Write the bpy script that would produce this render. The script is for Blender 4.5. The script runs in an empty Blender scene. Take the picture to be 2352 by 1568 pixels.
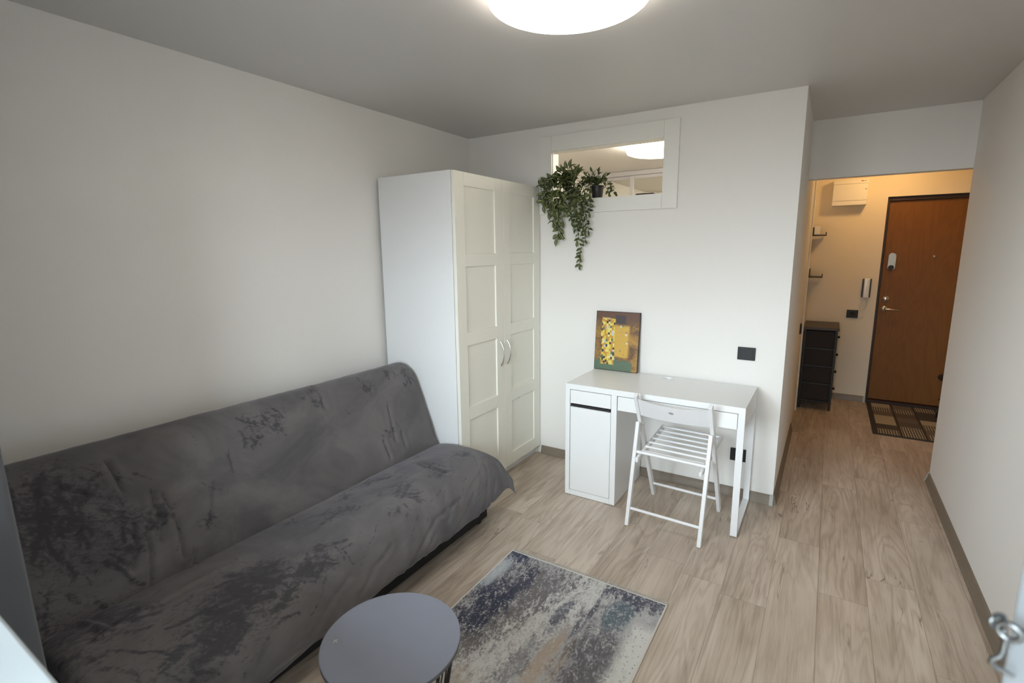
import bpy, bmesh, math, random
from mathutils import Vector, Matrix, noise
C = bpy.context.scene.collection
SC = bpy.context.scene
R = math.radians
random.seed(7)

# ------------------------------------------------------------------ node helper
class NT:
    def __init__(s, name):
        s.m = bpy.data.materials.new(name); s.m.use_nodes = True
        s.t = s.m.node_tree; s.t.nodes.clear()
        s.out = s.n('ShaderNodeOutputMaterial')
        s._pos = None
    def n(s, k, **kw):
        x = s.t.nodes.new(k)
        for a, b in kw.items(): setattr(x, a, b)
        return x
    def put(s, sock, v):
        if v is None: return
        if hasattr(v, 'is_output'): s.t.links.new(v, sock)
        elif isinstance(v, (tuple, list)):
            v = tuple(v)
            if sock.type == 'RGBA' and len(v) == 3: v = v + (1,)
            sock.default_value = v
        else: sock.default_value = v
    def pos(s):
        return s.n('ShaderNodeNewGeometry').outputs['Position']
    def objc(s):
        return s.n('ShaderNodeTexCoord').outputs['Object']
    def uv(s):
        return s.n('ShaderNodeTexCoord').outputs['UV']
    def sep(s, v):
        x = s.n('ShaderNodeSeparateXYZ'); s.put(x.inputs[0], v); return x.outputs[0], x.outputs[1], x.outputs[2]
    def comb(s, a, b, c=0.0):
        x = s.n('ShaderNodeCombineXYZ'); s.put(x.inputs[0], a); s.put(x.inputs[1], b); s.put(x.inputs[2], c); return x.outputs[0]
    def math(s, op, a, b=None, c=None):
        x = s.n('ShaderNodeMath', operation=op); s.put(x.inputs[0], a); s.put(x.inputs[1], b); s.put(x.inputs[2], c); return x.outputs[0]
    def add(s, a, b): return s.math('ADD', a, b)
    def mul(s, a, b): return s.math('MULTIPLY', a, b)
    def sub(s, a, b): return s.math('SUBTRACT', a, b)
    def step(s, lo, hi, v):
        x = s.n('ShaderNodeMapRange', interpolation_type='SMOOTHSTEP')
        s.put(x.inputs[0], v); x.inputs[1].default_value = lo; x.inputs[2].default_value = hi
        return x.outputs[0]
    def noise(s, v, scale=5.0, detail=4.0, rough=.55, dist=0.0, dim='3D'):
        x = s.n('ShaderNodeTexNoise', noise_dimensions=dim); s.put(x.inputs['Vector'], v)
        x.inputs['Scale'].default_value = scale; x.inputs['Detail'].default_value = detail
        x.inputs['Roughness'].default_value = rough; x.inputs['Distortion'].default_value = dist
        return x.outputs[0]
    def white(s, v):
        x = s.n('ShaderNodeTexWhiteNoise', noise_dimensions='3D'); s.put(x.inputs['Vector'], v); return x.outputs['Value'], x.outputs['Color']
    def scale(s, v, k):
        x = s.n('ShaderNodeVectorMath', operation='MULTIPLY'); s.put(x.inputs[0], v); s.put(x.inputs[1], k); return x.outputs[0]
    def vadd(s, v, k):
        x = s.n('ShaderNodeVectorMath', operation='ADD'); s.put(x.inputs[0], v); s.put(x.inputs[1], k); return x.outputs[0]
    def mix(s, f, a, b, mode='MIX'):
        x = s.n('ShaderNodeMix', data_type='RGBA', blend_type=mode); s.put(x.inputs[0], f); s.put(x.inputs[6], a); s.put(x.inputs[7], b); return x.outputs[2]
    def bump(s, h, strength=.2, dist=.01):
        x = s.n('ShaderNodeBump'); s.put(x.inputs['Height'], h); x.inputs['Strength'].default_value = strength; x.inputs['Distance'].default_value = dist
        return x.outputs[0]
    def bsdf(s, col, rough=.5, metal=0.0, bump=None, **kw):
        b = s.n('ShaderNodeBsdfPrincipled')
        s.put(b.inputs['Base Color'], col); s.put(b.inputs['Roughness'], rough); s.put(b.inputs['Metallic'], metal)
        if bump is not None: s.put(b.inputs['Normal'], bump)
        for k, v in kw.items(): s.put(b.inputs[k.replace('_', ' ')], v)
        s.t.links.new(b.outputs[0], s.out.inputs[0]); return s.m

def plain(name, col, rough=.5, metal=0.0, var=.04, scale=18, bump=0.0, **kw):
    t = NT(name); p = t.objc()
    f = t.noise(p, scale, 3)
    c = t.mix(f, tuple(c * (1 - var) for c in col), tuple(min(1, c * (1 + var)) for c in col))
    bn = t.bump(t.noise(p, scale * 8, 2), bump, .002) if bump else None
    return t.bsdf(c, rough, metal, bn, **kw)

def emit(name, col, strength):
    t = NT(name); e = t.n('ShaderNodeEmission'); e.inputs[0].default_value = (*col, 1); e.inputs[1].default_value = strength
    t.t.links.new(e.outputs[0], t.out.inputs[0]); return t.m

# ------------------------------------------------------------------ mesh helper
class MB:
    def __init__(s): s.b = bmesh.new(); s.uvl = None; s.soft = False
    def merge(s, o, mat=0):
        me = bpy.data.meshes.new('t'); o.to_mesh(me); o.free(); s.b.from_mesh(me); bpy.data.meshes.remove(me)
    def box(s, lo, hi, bev=.0015, seg=2, rot=None, piv=None):
        o = bmesh.new(); bmesh.ops.create_cube(o, size=1)
        for v in o.verts:
            for i in range(3): v.co[i] = lo[i] + (v.co[i] + .5) * (hi[i] - lo[i])
        if bev: 
            bev = min(bev, .45 * min(hi[i] - lo[i] for i in range(3)))
            bmesh.ops.bevel(o, geom=o.edges[:], offset=bev, segments=seg, profile=.5, affect='EDGES', clamp_overlap=True)
        if rot is not None:
            bmesh.ops.rotate(o, cent=piv or Vector((0, 0, 0)), matrix=rot, verts=o.verts[:])
        s.merge(o); return s
    def tube(s, pts, r, seg=10, closed=False, cap=True):
        s.soft = True
        pts = [Vector(p) for p in pts]; n = len(pts); rings = []
        prev = None
        for i, p in enumerate(pts):
            a = pts[(i - 1) % n] if (closed or i > 0) else p
            c = pts[(i + 1) % n] if (closed or i < n - 1) else p
            t = (c - a).normalized()
            if prev is None:
                u = t.orthogonal().normalized()
            else:
                u = (prev - t * prev.dot(t)); u = u.normalized() if u.length > 1e-6 else t.orthogonal().normalized()
            prev = u; w = t.cross(u)
            rr = r[i] if isinstance(r, (list, tuple)) else r
            rings.append([s.b.verts.new(p + (u * math.cos(k * 2 * math.pi / seg) + w * math.sin(k * 2 * math.pi / seg)) * rr) for k in range(seg)])
        m = n if closed else n - 1
        for i in range(m):
            A, B = rings[i], rings[(i + 1) % n]
            for k in range(seg):
                try: s.b.faces.new((A[k], A[(k + 1) % seg], B[(k + 1) % seg], B[k]))
                except ValueError: pass
        if cap and not closed:
            s.b.faces.new(rings[0][::-1]); s.b.faces.new(rings[-1])
        return s
    def lathe(s, prof, cen=(0, 0, 0), seg=48, axis='Z'):
        s.soft = True
        cen = Vector(cen); rings = []
        for r, z in prof:
            ring = []
            for k in range(seg):
                a = k * 2 * math.pi / seg
                q = Vector((r * math.cos(a), r * math.sin(a), z))
                if axis == 'Y': q = Vector((q.x, -q.z, q.y))
                if axis == 'X': q = Vector((q.z, q.x, q.y))
                ring.append(q + cen)
            rings.append(ring)
        vr = []
        for (r, z), ring in zip(prof, rings):
            if r < 1e-6: vr.append([s.b.verts.new(ring[0])])
            else: vr.append([s.b.verts.new(q) for q in ring])
        for A, B in zip(vr, vr[1:]):
            for k in range(seg):
                a = [A[k % len(A)], A[(k + 1) % len(A)], B[(k + 1) % len(B)], B[k % len(B)]]
                f = []
                for v in a:
                    if v not in f: f.append(v)
                if len(f) > 2:
                    try: s.b.faces.new(f)
                    except ValueError: pass
        return s
    def prism(s, poly, lo, hi, axis='Y', bev=0):
        o = bmesh.new()
        def P(a, b, h):
            return {'Y': (a, h, b), 'X': (h, a, b), 'Z': (a, b, h)}[axis]
        A = [o.verts.new(P(a, b, lo)) for a, b in poly]; B = [o.verts.new(P(a, b, hi)) for a, b in poly]
        o.faces.new(A); o.faces.new(B[::-1]); n = len(poly)
        for i in range(n): o.faces.new((A[i], B[i], B[(i + 1) % n], A[(i + 1) % n]))
        bmesh.ops.recalc_face_normals(o, faces=o.faces[:])
        if bev: bmesh.ops.bevel(o, geom=o.edges[:], offset=bev, segments=2, profile=.5, affect='EDGES', clamp_overlap=True)
        s.merge(o); return s
    def grid(s, f, nu, nv):
        s.soft = True
        V = [[s.b.verts.new(f(i / nu, j / nv)) for j in range(nv + 1)] for i in range(nu + 1)]
        for i in range(nu):
            for j in range(nv): s.b.faces.new((V[i][j], V[i + 1][j], V[i + 1][j + 1], V[i][j + 1]))
        return V
    def obj(s, name, mat, parent=None, smooth=40, recalc=True, loc=None):
        if recalc: bmesh.ops.recalc_face_normals(s.b, faces=s.b.faces[:])
        me = bpy.data.meshes.new(name); s.b.to_mesh(me); s.b.free()
        if isinstance(mat, list):
            for m in mat: me.materials.append(m)
        else: me.materials.append(mat)
        for p in me.polygons: p.use_smooth = True
        try: me.set_sharp_from_angle(angle=R(smooth if (s.soft or smooth != 40) else 12))
        except Exception: pass
        o = bpy.data.objects.new(name, me); C.objects.link(o)
        if loc is not None:
            o.location = loc
        if parent is not None:
            o.parent = parent
            o.matrix_parent_inverse = Matrix.Translation(-parent.location) if loc is None and parent.get('_w', 0) else Matrix()
        return o

def tag(o, label=None, cat=None, group=None, kind=None):
    if label: o['label'] = label
    if cat: o['category'] = cat
    if group: o['group'] = group
    if kind: o['kind'] = kind
    return o
def thing(name, label, cat, loc, rz=0, group=None):
    o = bpy.data.objects.new(name, None); C.objects.link(o); o.location = loc; o.rotation_euler = (0, 0, rz)
    o.empty_display_size = .05
    return tag(o, label, cat, group)
def part(mb, name, mat, root, smooth=40, label=None):
    """mesh is given in world coordinates; the child keeps them"""
    o = mb.obj(name, mat, None, smooth)
    M = Matrix.Translation(root.location) @ root.rotation_euler.to_matrix().to_4x4()
    p = root
    while p.parent is not None: p = p.parent
    M = Matrix.Translation(p.location) @ p.rotation_euler.to_matrix().to_4x4()
    o.data.transform(M.inverted())
    o.parent = root
    if label: o['label'] = label
    return o
def lpart(mb, name, mat, root, smooth=40, label=None):
    """mesh is given in the thing's own coordinates"""
    o = mb.obj(name, mat, None, smooth); o.parent = root
    if label: o['label'] = label
    return o
def struct(mb, name, mat, smooth=40, label=None):
    o = mb.obj(name, mat, None, smooth); o['kind'] = 'structure'
    if label: o['label'] = label
    return o

# ------------------------------------------------------------------ dimensions
H = 2.444; W = 2.291; RX = 3.168; Y1 = 0.912; HZ = 2.055; YH = 2.87; YW = -3.30; HX = 3.95

# ------------------------------------------------------------------ materials
def wallpaper(name, col):
    t = NT(name); p = t.pos(); x, y, z = t.sep(p)
    v = t.comb(t.mul(t.add(x, y), 160.0), t.mul(t.sub(x, y), 160.0), t.mul(z, 9.0))
    n = t.noise(v, 1.0, 3, .6); g = t.noise(p, 90, 2)
    c = t.mix(n, tuple(k * .985 for k in col), tuple(k * 1.01 for k in col))
    return t.bsdf(c, .85, 0, t.bump(t.add(t.mul(n, .7), t.mul(g, .3)), .14, .002))
M = {}
M['wall'] = wallpaper('wallpaper', (.82, .805, .775))
M['wall_hall'] = wallpaper('hall_wallpaper', (.79, .715, .585))
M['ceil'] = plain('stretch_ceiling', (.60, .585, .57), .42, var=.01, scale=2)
M['white'] = plain('white_foil', (.84, .85, .85), .34, var=.01)
M['casing'] = plain('white_board', (.82, .81, .77), .45, var=.015)
M['wardrobe_side'] = plain('wardrobe_white', (.75, .755, .755), .5, var=.01)
M['wardrobe_door'] = plain('wardrobe_cream_white', (.80, .79, .71), .4, var=.01)
M['chrome'] = plain('brushed_metal', (.72, .72, .72), .22, 1.0, var=.05)
M['lock'] = plain('lock_metal', (.44, .42, .36), .24, 1.0, var=.1)
M['plastic_black'] = plain('black_plastic', (.012, .013, .014), .55, var=.1)
M['black_metal'] = plain('black_powder_metal', (.010, .010, .011), .4, var=.1)
M['white_metal'] = plain('white_powder_metal', (.82, .83, .84), .35, var=.01)
M['chair'] = plain('white_lacquered_wood', (.82, .82, .83), .38, var=.015, scale=30)
M['pvc'] = plain('white_pvc', (.82, .85, .87), .25, var=.01)
M['dark_gap'] = plain('dark_inside', (.02, .018, .016), .8)
M['sofa_base'] = plain('black_sofa_fabric', (.010, .010, .011), .9, var=.15, bump=.2)
M['table_top'] = plain('grey_blue_tabletop', (.200, .212, .262), .42, var=.02)
M['table_edge'] = plain('dark_grey_edge', (.07, .072, .08), .5)
M['plaster_white'] = plain('white_plastic', (.78, .77, .74), .4, var=.02)
M['cab_fabric'] = plain('dark_brown_fabric', (.030, .025, .024), .9, var=.15, scale=60, bump=.3)
M['cab_frame'] = plain('black_cabinet_frame', (.012, .012, .012), .5)
M['cab_top'] = plain('dark_brown_top', (.05, .036, .028), .45, var=.08)
M['shelf'] = plain('dark_shelf_metal', (.035, .026, .020), .5)
M['intercom_body'] = plain('intercom_dark', (.03, .022, .02), .45)
M['mirror'] = plain('mirror_glass', (.80, .80, .76), .03, 1.0, var=.003)
M['alu'] = plain('aluminium_rail', (.60, .60, .64), .45, .2, var=.02)
M['pot'] = plain('black_pot', (.012, .012, .014), .45)
M['stem'] = plain('green_stem', (.05, .085, .025), .6)
M['slat'] = plain('dark_red_brown_wood', (.045, .014, .010), .4)
M['soil'] = plain('dark_soil', (.02, .014, .010), .95, bump=.5)
M['door_frame'] = plain('dark_door_frame', (.025, .010, .008), .5)
M['red'] = plain('red_print', (.45, .04, .03), .6)
M['grey_print'] = plain('grey_print', (.25, .22, .18), .6)
M['fringe'] = plain('off_white_fringe', (.62, .60, .56), .9, bump=.4)
M['cap'] = plain('grey_skirting_cap', (.40, .39, .36), .5)

def floor_mat():
    t = NT('oak_laminate'); x, y, z = t.sep(t.pos())
    PW, PL = .193, 1.285
    xs = t.math('DIVIDE', t.add(x, 20.03), PW); row = t.math('FLOOR', xs); fx = t.math('FRACT', xs)
    rv, rc = t.white(t.comb(row, 3.7, 1.1))
    ys = t.add(t.math('DIVIDE', t.add(y, 20.0), PL), rv); col = t.math('FLOOR', ys); fy = t.math('FRACT', ys)
    iv, ic = t.white(t.comb(row, col, 7.3)); i2, _ = t.white(t.comb(col, row, 2.9))
    ox = t.mul(iv, 37.0); oy = t.mul(i2, 53.0)
    base = t.noise(t.comb(t.add(t.mul(x, 7.0), ox), t.add(t.mul(y, .9), oy), iv), 1.0, 3, .5, .6)
    rings = t.math('SINE', t.mul(base, 62.0)); rings = t.add(t.mul(rings, .5), .5)
    fine = t.noise(t.comb(t.add(t.mul(x, 190.0), ox), t.add(t.mul(y, 5.0), oy), 0.0), 1.0, 4, .62)
    med = t.noise(t.comb(t.add(t.mul(x, 34.0), ox), t.add(t.mul(y, 1.7), oy), 0.0), 1.0, 4, .6, .4)
    blot = t.noise(t.comb(t.add(t.mul(x, 5.0), ox), t.add(t.mul(y, 1.3), oy), 4.0), 1.0, 3, .55)
    crk = t.noise(t.comb(t.add(t.mul(x, 24.0), oy), t.add(t.mul(y, 1.5), ox), 9.0), 1.0, 2, .5, .9)
    crk = t.mul(t.step(.012, .0, t.math('ABSOLUTE', t.sub(crk, .5))), t.step(.52, .64, t.noise(t.comb(t.add(t.mul(x, 4.0), ox), t.add(t.mul(y, 2.2), oy), 2.0), 1.0, 2)))
    knot = t.step(.735, .80, t.noise(t.comb(t.add(t.mul(x, 10.0), oy), t.add(t.mul(y, 5.5), ox), 5.0), 1.0, 1, .4))
    c = t.mix(t.step(.30, .70, blot), (.400, .325, .255), (.600, .515, .430))
    c = t.mix(t.mul(t.math('POWER', rings, 2.0), .34), c, (.235, .172, .124))
    c = t.mix(t.mul(t.step(.46, .68, med), .44), c, (.220, .164, .122))
    c = t.mix(t.mul(t.step(.45, .70, fine), .38), c, (.62, .53, .445))
    c = t.mix(t.mul(knot, .55), c, (.095, .058, .036))
    c = t.mix(t.mul(crk, .72), c, (.065, .042, .028))
    c = t.mix(t.mul(t.sub(iv, .45), .45), c, (.66, .57, .485))
    ex = t.math('MINIMUM', fx, t.sub(1.0, fx)); ey = t.math('MINIMUM', fy, t.sub(1.0, fy))
    seam = t.math('MAXIMUM', t.mul(t.step(.011, .003, ex), .8), t.mul(t.step(.0016, .0006, ey), .6))
    c = t.mix(t.mul(seam, .55), c, (.07, .05, .035))
    h = t.sub(t.mul(fine, .35), seam)
    return t.bsdf(c, t.add(.36, t.mul(fine, .16)), 0, t.bump(h, .10, .002), Specular_IOR_Level=.42)
M['floor'] = floor_mat()

def skirt_mat():
    t = NT('grey_oak_skirting'); x, y, z = t.sep(t.pos())
    n = t.noise(t.comb(t.mul(t.add(x, y), 3.0), t.mul(t.sub(x, y), 3.0), t.mul(z, 90.0)), 1.0, 4)
    return t.bsdf(t.mix(n, (.150, .118, .086), (.265, .220, .172)), .5)
M['skirt'] = skirt_mat()

def velvet_mat():
    t = NT('grey_velvet'); u, v, _ = t.sep(t.uv())
    at = t.n('ShaderNodeAttribute', attribute_name='pile').outputs['Fac']  # brushed pile marks and painted crease shade
    p = t.comb(u, v, 0.0)
    big = t.noise(t.comb(t.mul(u, 2.2), t.mul(v, 2.6), 1.0), 1.0, 4, .6, 1.2)
    rag = t.noise(t.comb(t.add(t.mul(u, 30.0), t.mul(v, 22.0)), t.sub(t.mul(v, 62.0), t.mul(u, 26.0)), 3.0), 1.0, 7, .72, 1.1)
    sm = t.noise(t.comb(t.add(t.mul(u, 7.0), t.mul(v, 3.0)), t.sub(t.mul(v, 7.0), t.mul(u, 3.0)), 8.0), 1.0, 4, .6, .9)
    f = t.step(.30, 1.05, t.add(t.mul(at, 1.15), t.mul(t.sub(rag, .5), 3.2)))
    f = t.mul(f, t.step(.03, .22, at))
    f = t.math('MAXIMUM', f, t.mul(t.step(.60, .74, t.add(t.mul(sm, .6), t.mul(rag, .42))), .35))
    c = t.mix(t.step(.32, .70, big), (.092, .087, .090), (.150, .139, .138))
    c = t.mix(t.mul(t.step(.55, .8, rag), .25), c, (.190, .178, .180))
    c = t.mix(t.mul(f, .74), c, (.034, .034, .041))
    fib = t.noise(t.comb(t.mul(u, 700.0), t.mul(v, 700.0), 0.0), 1.0, 2)
    return t.bsdf(c, .85, 0, t.bump(fib, .15, .002), Sheen_Weight=.35, Sheen_Roughness=.45, Sheen_Tint=(.55, .55, .60), Specular_IOR_Level=.15)
M['velvet'] = velvet_mat()

RUG = (1.160, -2.76, 1.982, -1.268)
def rug_mat():
    t = NT('abstract_rug'); x, y, z = t.sep(t.pos())
    a = t.math('DIVIDE', t.sub(x, RUG[0]), RUG[2] - RUG[0]); b = t.math('DIVIDE', t.sub(RUG[3], y), 1.49)
    fz = t.noise(t.comb(t.mul(x, 95.0), t.mul(y, 55.0), 0.0), 1.0, 5, .74, .4)
    fz2 = t.noise(t.comb(t.mul(x, 40.0), t.mul(y, 17.0), 5.0), 1.0, 6, .74, .5)
    st = t.noise(t.comb(t.add(t.mul(x, 26.0), t.mul(y, 3.0)), t.mul(y, 6.0), 2.0), 1.0, 5, .66, .3)
    lo = t.noise(t.comb(t.mul(x, 6.5), t.mul(y, 3.6), 6.0), 1.0, 3, .55, .3)
    br = t.add(t.add(t.mul(fz, .36), t.mul(fz2, .38)), t.mul(st, .26))      # ragged brush texture, mean .5
    def reg(a0, b0, ra, rb, rag=1.5, soft=.35):
        da = t.math('DIVIDE', t.sub(a, a0), ra); db = t.math('DIVIDE', t.sub(b, b0), rb)
        d = t.math('SQRT', t.add(t.mul(da, da), t.mul(db, db)))
        d = t.add(d, t.add(t.mul(t.sub(br, .5), -rag * 6.5), t.mul(t.sub(lo, .5), rag * 2.2)))
        return t.mul(t.step(1.0 + soft, 1.0 - soft, d), t.step(.40, .51, br2))
    br2 = t.add(t.mul(t.noise(t.comb(t.mul(x, 120.0), t.mul(y, 75.0), 21.0), 1.0, 4, .72, .3), .5), t.mul(t.noise(t.comb(t.add(t.mul(x, 44.0), t.mul(y, 8.0)), t.mul(y, 20.0), 25.0), 1.0, 5, .7, .4), .5))
    c = t.mix(t.step(.42, .60, br), (.40, .40, .405), (.60, .59, .565))
    def band(f, col, amt=1.0):
        nonlocal c
        c = t.mix(t.mul(f, amt), c, col)
    band(t.step(.46, .56, t.add(t.mul(lo, .4), t.mul(br, .6))), (.315, .305, .32), .8)
    band(t.step(.54, .58, t.add(t.mul(st, .5), t.mul(fz2, .5))), (.50, .53, .56), .55)
    band(reg(.66, .16, .20, .22, .8), (.30, .29, .305), .75)
    band(reg(.20, .20, .26, .24, 1.3), (.135, .125, .130), .90)
    band(reg(.37, .11, .22, .11, 1.4), (.165, .150, .155), .85)
    band(reg(.13, .27, .085, .17, 1.1), (.045, .052, .085), .92)
    band(reg(.22, .17, .05, .13, 1.2), (.05, .055, .085), .85)
    band(reg(.05, .02, .12, .045, .8), (.045, .055, .095), .92)
    band(reg(.03, .12, .05, .07, 1.0), (.50, .54, .57), .8)
    band(reg(.14, .50, .17, .07, 1.2), (.16, .145, .145), .85)
    d = t.math('ABSOLUTE', t.sub(t.add(a, t.mul(b, .55)), .62))
    band(t.mul(t.step(.13, .04, t.add(d, t.mul(t.sub(br, .5), 1.1))), t.step(.40, .52, br2)), (.62, .615, .59), .90)
    band(reg(.53, .20, .035, .07, .9), (.085, .092, .125), .85)
    band(reg(.67, .13, .012, .09, .5), (.07, .075, .10), .8)
    band(reg(.645, .22, .012, .05, .5), (.07, .075, .10), .8)
    band(reg(.60, .37, .04, .13, .9), (.42, .335, .26), .85)
    band(reg(.68, .36, .022, .09, .9), (.42, .345, .275), .8)
    band(reg(.50, .40, .035, .10, 1.2), (.22, .215, .23), .8)
    band(reg(.25, .57, .12, .08, 1.2), (.42, .35, .285), .7)
    band(reg(.80, .34, .13, .15, .7), (.125, .118, .128), .95)
    band(reg(.80, .11, .065, .075, .7), (.105, .140, .165), .95)
    band(reg(.88, .01, .16, .045, 1.2), (.070, .075, .105), .9)
    fl = t.mul(t.step(.86, .92, t.add(a, t.mul(t.sub(br, .5), .35))), t.step(.10, .15, t.add(b, t.mul(t.sub(br, .5), .12))))
    band(t.mul(fl, t.step(.36, .46, br2)), (.63, .635, .60), .95)
    vo = t.n('ShaderNodeTexVoronoi'); vo.inputs['Scale'].default_value = 75.0; t.put(vo.inputs['Vector'], t.comb(x, t.mul(y, .75), 0.0))
    band(t.mul(t.step(.24, .16, vo.outputs['Distance']), t.mul(t.step(.84, .90, a), t.step(.42, .52, fz2))), (.16, .145, .14), .8)
    band(t.mul(t.step(.97, .995, a), t.step(.02, .0, b)), (.06, .065, .09), .6)
    band(t.mul(t.step(.58, .66, b), t.step(.46, .56, br)), (.14, .135, .145), .8)
    h = t.noise(t.comb(t.mul(x, 420.0), t.mul(y, 420.0), 0.0), 1.0, 2)
    return t.bsdf(c, .95, 0, t.bump(h, .3, .003), Specular_IOR_Level=.1)
M['rug'] = rug_mat()

MAT = (2.905, 1.80, 3.62, 2.885)
def mat_mat():
    t = NT('checked_door_mat'); x, y, z = t.sep(t.pos())
    cx = t.math('DIVIDE', t.sub(x, MAT[0] + .03), .173); cy = t.math('DIVIDE', t.sub(y, MAT[1] + .03), .145)
    ix = t.math('FLOOR', cx); iy = t.math('FLOOR', cy); fx = t.math('FRACT', cx)
    k, _ = t.white(t.comb(ix, iy, 4.4))
    stripe = t.step(-.1, .1, t.math('SINE', t.mul(x, 330.0)))
    dk, br, be = (.080, .060, .045), (.185, .140, .100), (.50, .42, .29)
    c = t.mix(t.step(.19, .21, k), t.mix(stripe, be, dk), be)
    c = t.mix(t.step(.39, .41, k), c, dk)
    c = t.mix(t.step(.59, .61, k), c, br)
    c = t.mix(t.step(.79, .81, k), c, t.mix(.5, br, dk))
    c = t.mix(t.step(.07, .05, t.math('MINIMUM', fx, t.sub(1.0, fx))), c, (.05, .035, .025))
    ed = t.math('MINIMUM', t.math('MINIMUM', t.sub(x, MAT[0]), t.sub(MAT[2], x)), t.math('MINIMUM', t.sub(y, MAT[1]), t.sub(MAT[3], y)))
    c = t.mix(t.step(.030, .026, ed), c, (.045, .036, .030))
    n = t.noise(t.comb(t.mul(x, 300.0), t.mul(y, 300.0), 0.0), 1.0, 2)
    c = t.mix(t.mul(n, .5), c, (.03, .024, .02))
    return t.bsdf(c, .95, 0, t.bump(n, .4, .003))
M['mat'] = mat_mat()

def door_wood():
    t = NT('oak_veneer_door'); x, y, z = t.sep(t.pos())
    b = t.noise(t.comb(t.mul(x, 5.0), t.mul(z, .9), 0.0), 1.0, 3, .5, .5)
    r = t.add(t.mul(t.math('SINE', t.mul(b, 70.0)), .5), .5)
    f = t.noise(t.comb(t.mul(x, 160.0), t.mul(z, 6.0), 0.0), 1.0, 4, .6)
    c = t.mix(t.mul(r, .35), (.190, .076, .013), (.128, .046, .007))
    c = t.mix(t.mul(t.step(.4, .7, f), .4), c, (.215, .090, .018))
    return t.bsdf(c, .5, 0, t.bump(f, .05, .001), Specular_IOR_Level=.3)
M['door'] = door_wood()

def canvas_mat():
    t = NT('gold_mosaic_canvas'); u, v, _ = t.sep(t.uv())
    n1 = t.noise(t.comb(t.mul(u, 3.5), t.mul(v, 4.5), 0.0), 1.0, 4, .6, .6)
    n2 = t.noise(t.comb(t.mul(u, 34.0), t.mul(v, 40.0), 2.0), 1.0, 3, .7)
    c = t.mix(t.step(.35, .68, n1), (.105, .050, .020), (.40, .215, .040))
    c = t.mix(t.mul(t.step(.52, .7, n2), .5), c, (.52, .32, .07))
    c = t.mix(t.step(.74, .90, v), c, (.115, .052, .026))
    # mosaic field of upright tiles
    cu = t.mul(u, 24.0); ru, _ = t.white(t.comb(t.math('FLOOR', cu), 0.0, 5.0))
    cv = t.add(t.mul(v, t.add(20.0, t.mul(ru, 9.0))), t.mul(ru, 3.0))
    k, _ = t.white(t.comb(t.math('FLOOR', cu), t.math('FLOOR', cv), 9.0))
    tile = t.mix(t.step(.30, .31, k), (.50, .25, .03), (.66, .50, .05))
    tile = t.mix(t.step(.56, .57, k), tile, (.70, .62, .20))
    tile = t.mix(t.step(.70, .71, k), tile, (.025, .022, .025))
    tile = t.mix(t.step(.84, .85, k), tile, (.52, .52, .55))
    tile = t.mix(t.step(.93, .94, k), tile, (.09, .13, .09))
    fm = t.add(t.math('FRACT', cu), 0.0)
    wob = t.mul(t.sub(n1, .5), .10)
    m = t.mul(t.step(.13, .15, t.add(u, wob)), t.mul(t.step(.47, .45, t.add(u, wob)), t.mul(t.step(.09, .11, v), t.step(.90, .87, t.add(v, wob)))))
    c = t.mix(m, c, tile)
    # ochre field with dots to the right of it
    vo = t.n('ShaderNodeTexVoronoi'); vo.inputs['Scale'].default_value = 15.0; t.put(vo.inputs['Vector'], t.comb(t.mul(u, .78), v, 0.0))
    dots = t.step(.34, .22, vo.outputs['Distance']); dk, dc = t.white(vo.outputs['Position'])
    oc = t.mix(n2, (.46, .26, .035), (.64, .42, .07))
    dcol = t.mix(t.step(.45, .46, dk), (.42, .13, .05), (.13, .20, .11)); dcol = t.mix(t.step(.75, .76, dk), dcol, (.72, .70, .55))
    oc = t.mix(t.mul(dots, .8), oc, dcol)
    m2 = t.mul(t.step(.45, .47, t.add(u, wob)), t.mul(t.step(.80, .74, t.add(u, wob)), t.mul(t.step(.22, .26, t.add(v, wob)), t.step(.80, .74, v))))
    c = t.mix(m2, c, oc)
    # dark block and pale block, upper middle
    m3 = t.mul(t.mul(t.step(.44, .48, t.add(u, wob)), t.step(.70, .66, t.add(u, wob))), t.mul(t.step(.78, .82, v), t.step(.955, .93, v)))
    c = t.mix(t.mul(m3, .9), c, (.040, .030, .036))
    # green strip along the bottom
    g = t.mix(n2, (.045, .085, .055), (.13, .19, .115)); g = t.mix(t.step(.66, .70, n2), g, (.33, .25, .10))
    m4 = t.step(.20, .14, t.add(v, t.mul(t.sub(n1, .5), .25)))
    m4 = t.mul(m4, t.step(.90, .84, u)); m4 = t.mul(m4, t.sub(1.0, t.mul(m, .85)))
    c = t.mix(m4, c, g)
    return t.bsdf(c, .5, 0, t.bump(n2, .1, .001))
M['canvas'] = canvas_mat()
M['canvas_edge'] = plain('dark_canvas_edge', (.035, .018, .012), .6)

def leaf_mat(name, dark, mid, light, striped):
    t = NT(name); u, v, _ = t.sep(t.uv())
    d = t.math('ABSOLUTE', t.sub(u, .5)); n = t.noise(t.comb(t.mul(u, 6.0), t.mul(v, 9.0), 0.0), 1.0, 2)
    oi = t.noise(t.scale(t.pos(), (30, 30, 30)), 1.0, 1)
    base = t.mix(t.step(.35, .65, oi), dark, mid)
    if striped:
        d2 = t.add(d, t.mul(t.sub(n, .5), .06))
        s = t.mul(t.step(.07, .13, d2), t.step(.29, .20, d2))
        base = t.mix(t.mul(s, .85), base, light)
        base = t.mix(t.mul(t.step(.05, .0, d), .5), base, dark)
    else:
        base = t.mix(t.mul(t.step(.06, .0, d), .5), base, light)
        base = t.mix(t.mul(t.step(.35, .5, d), .35), base, light)
    return t.bsdf(base, .45, 0, Specular_IOR_Level=.4)
M['leaf_striped'] = leaf_mat('striped_leaf', (.014, .030, .008), (.040, .066, .015), (.40, .42, .18), True)
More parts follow.
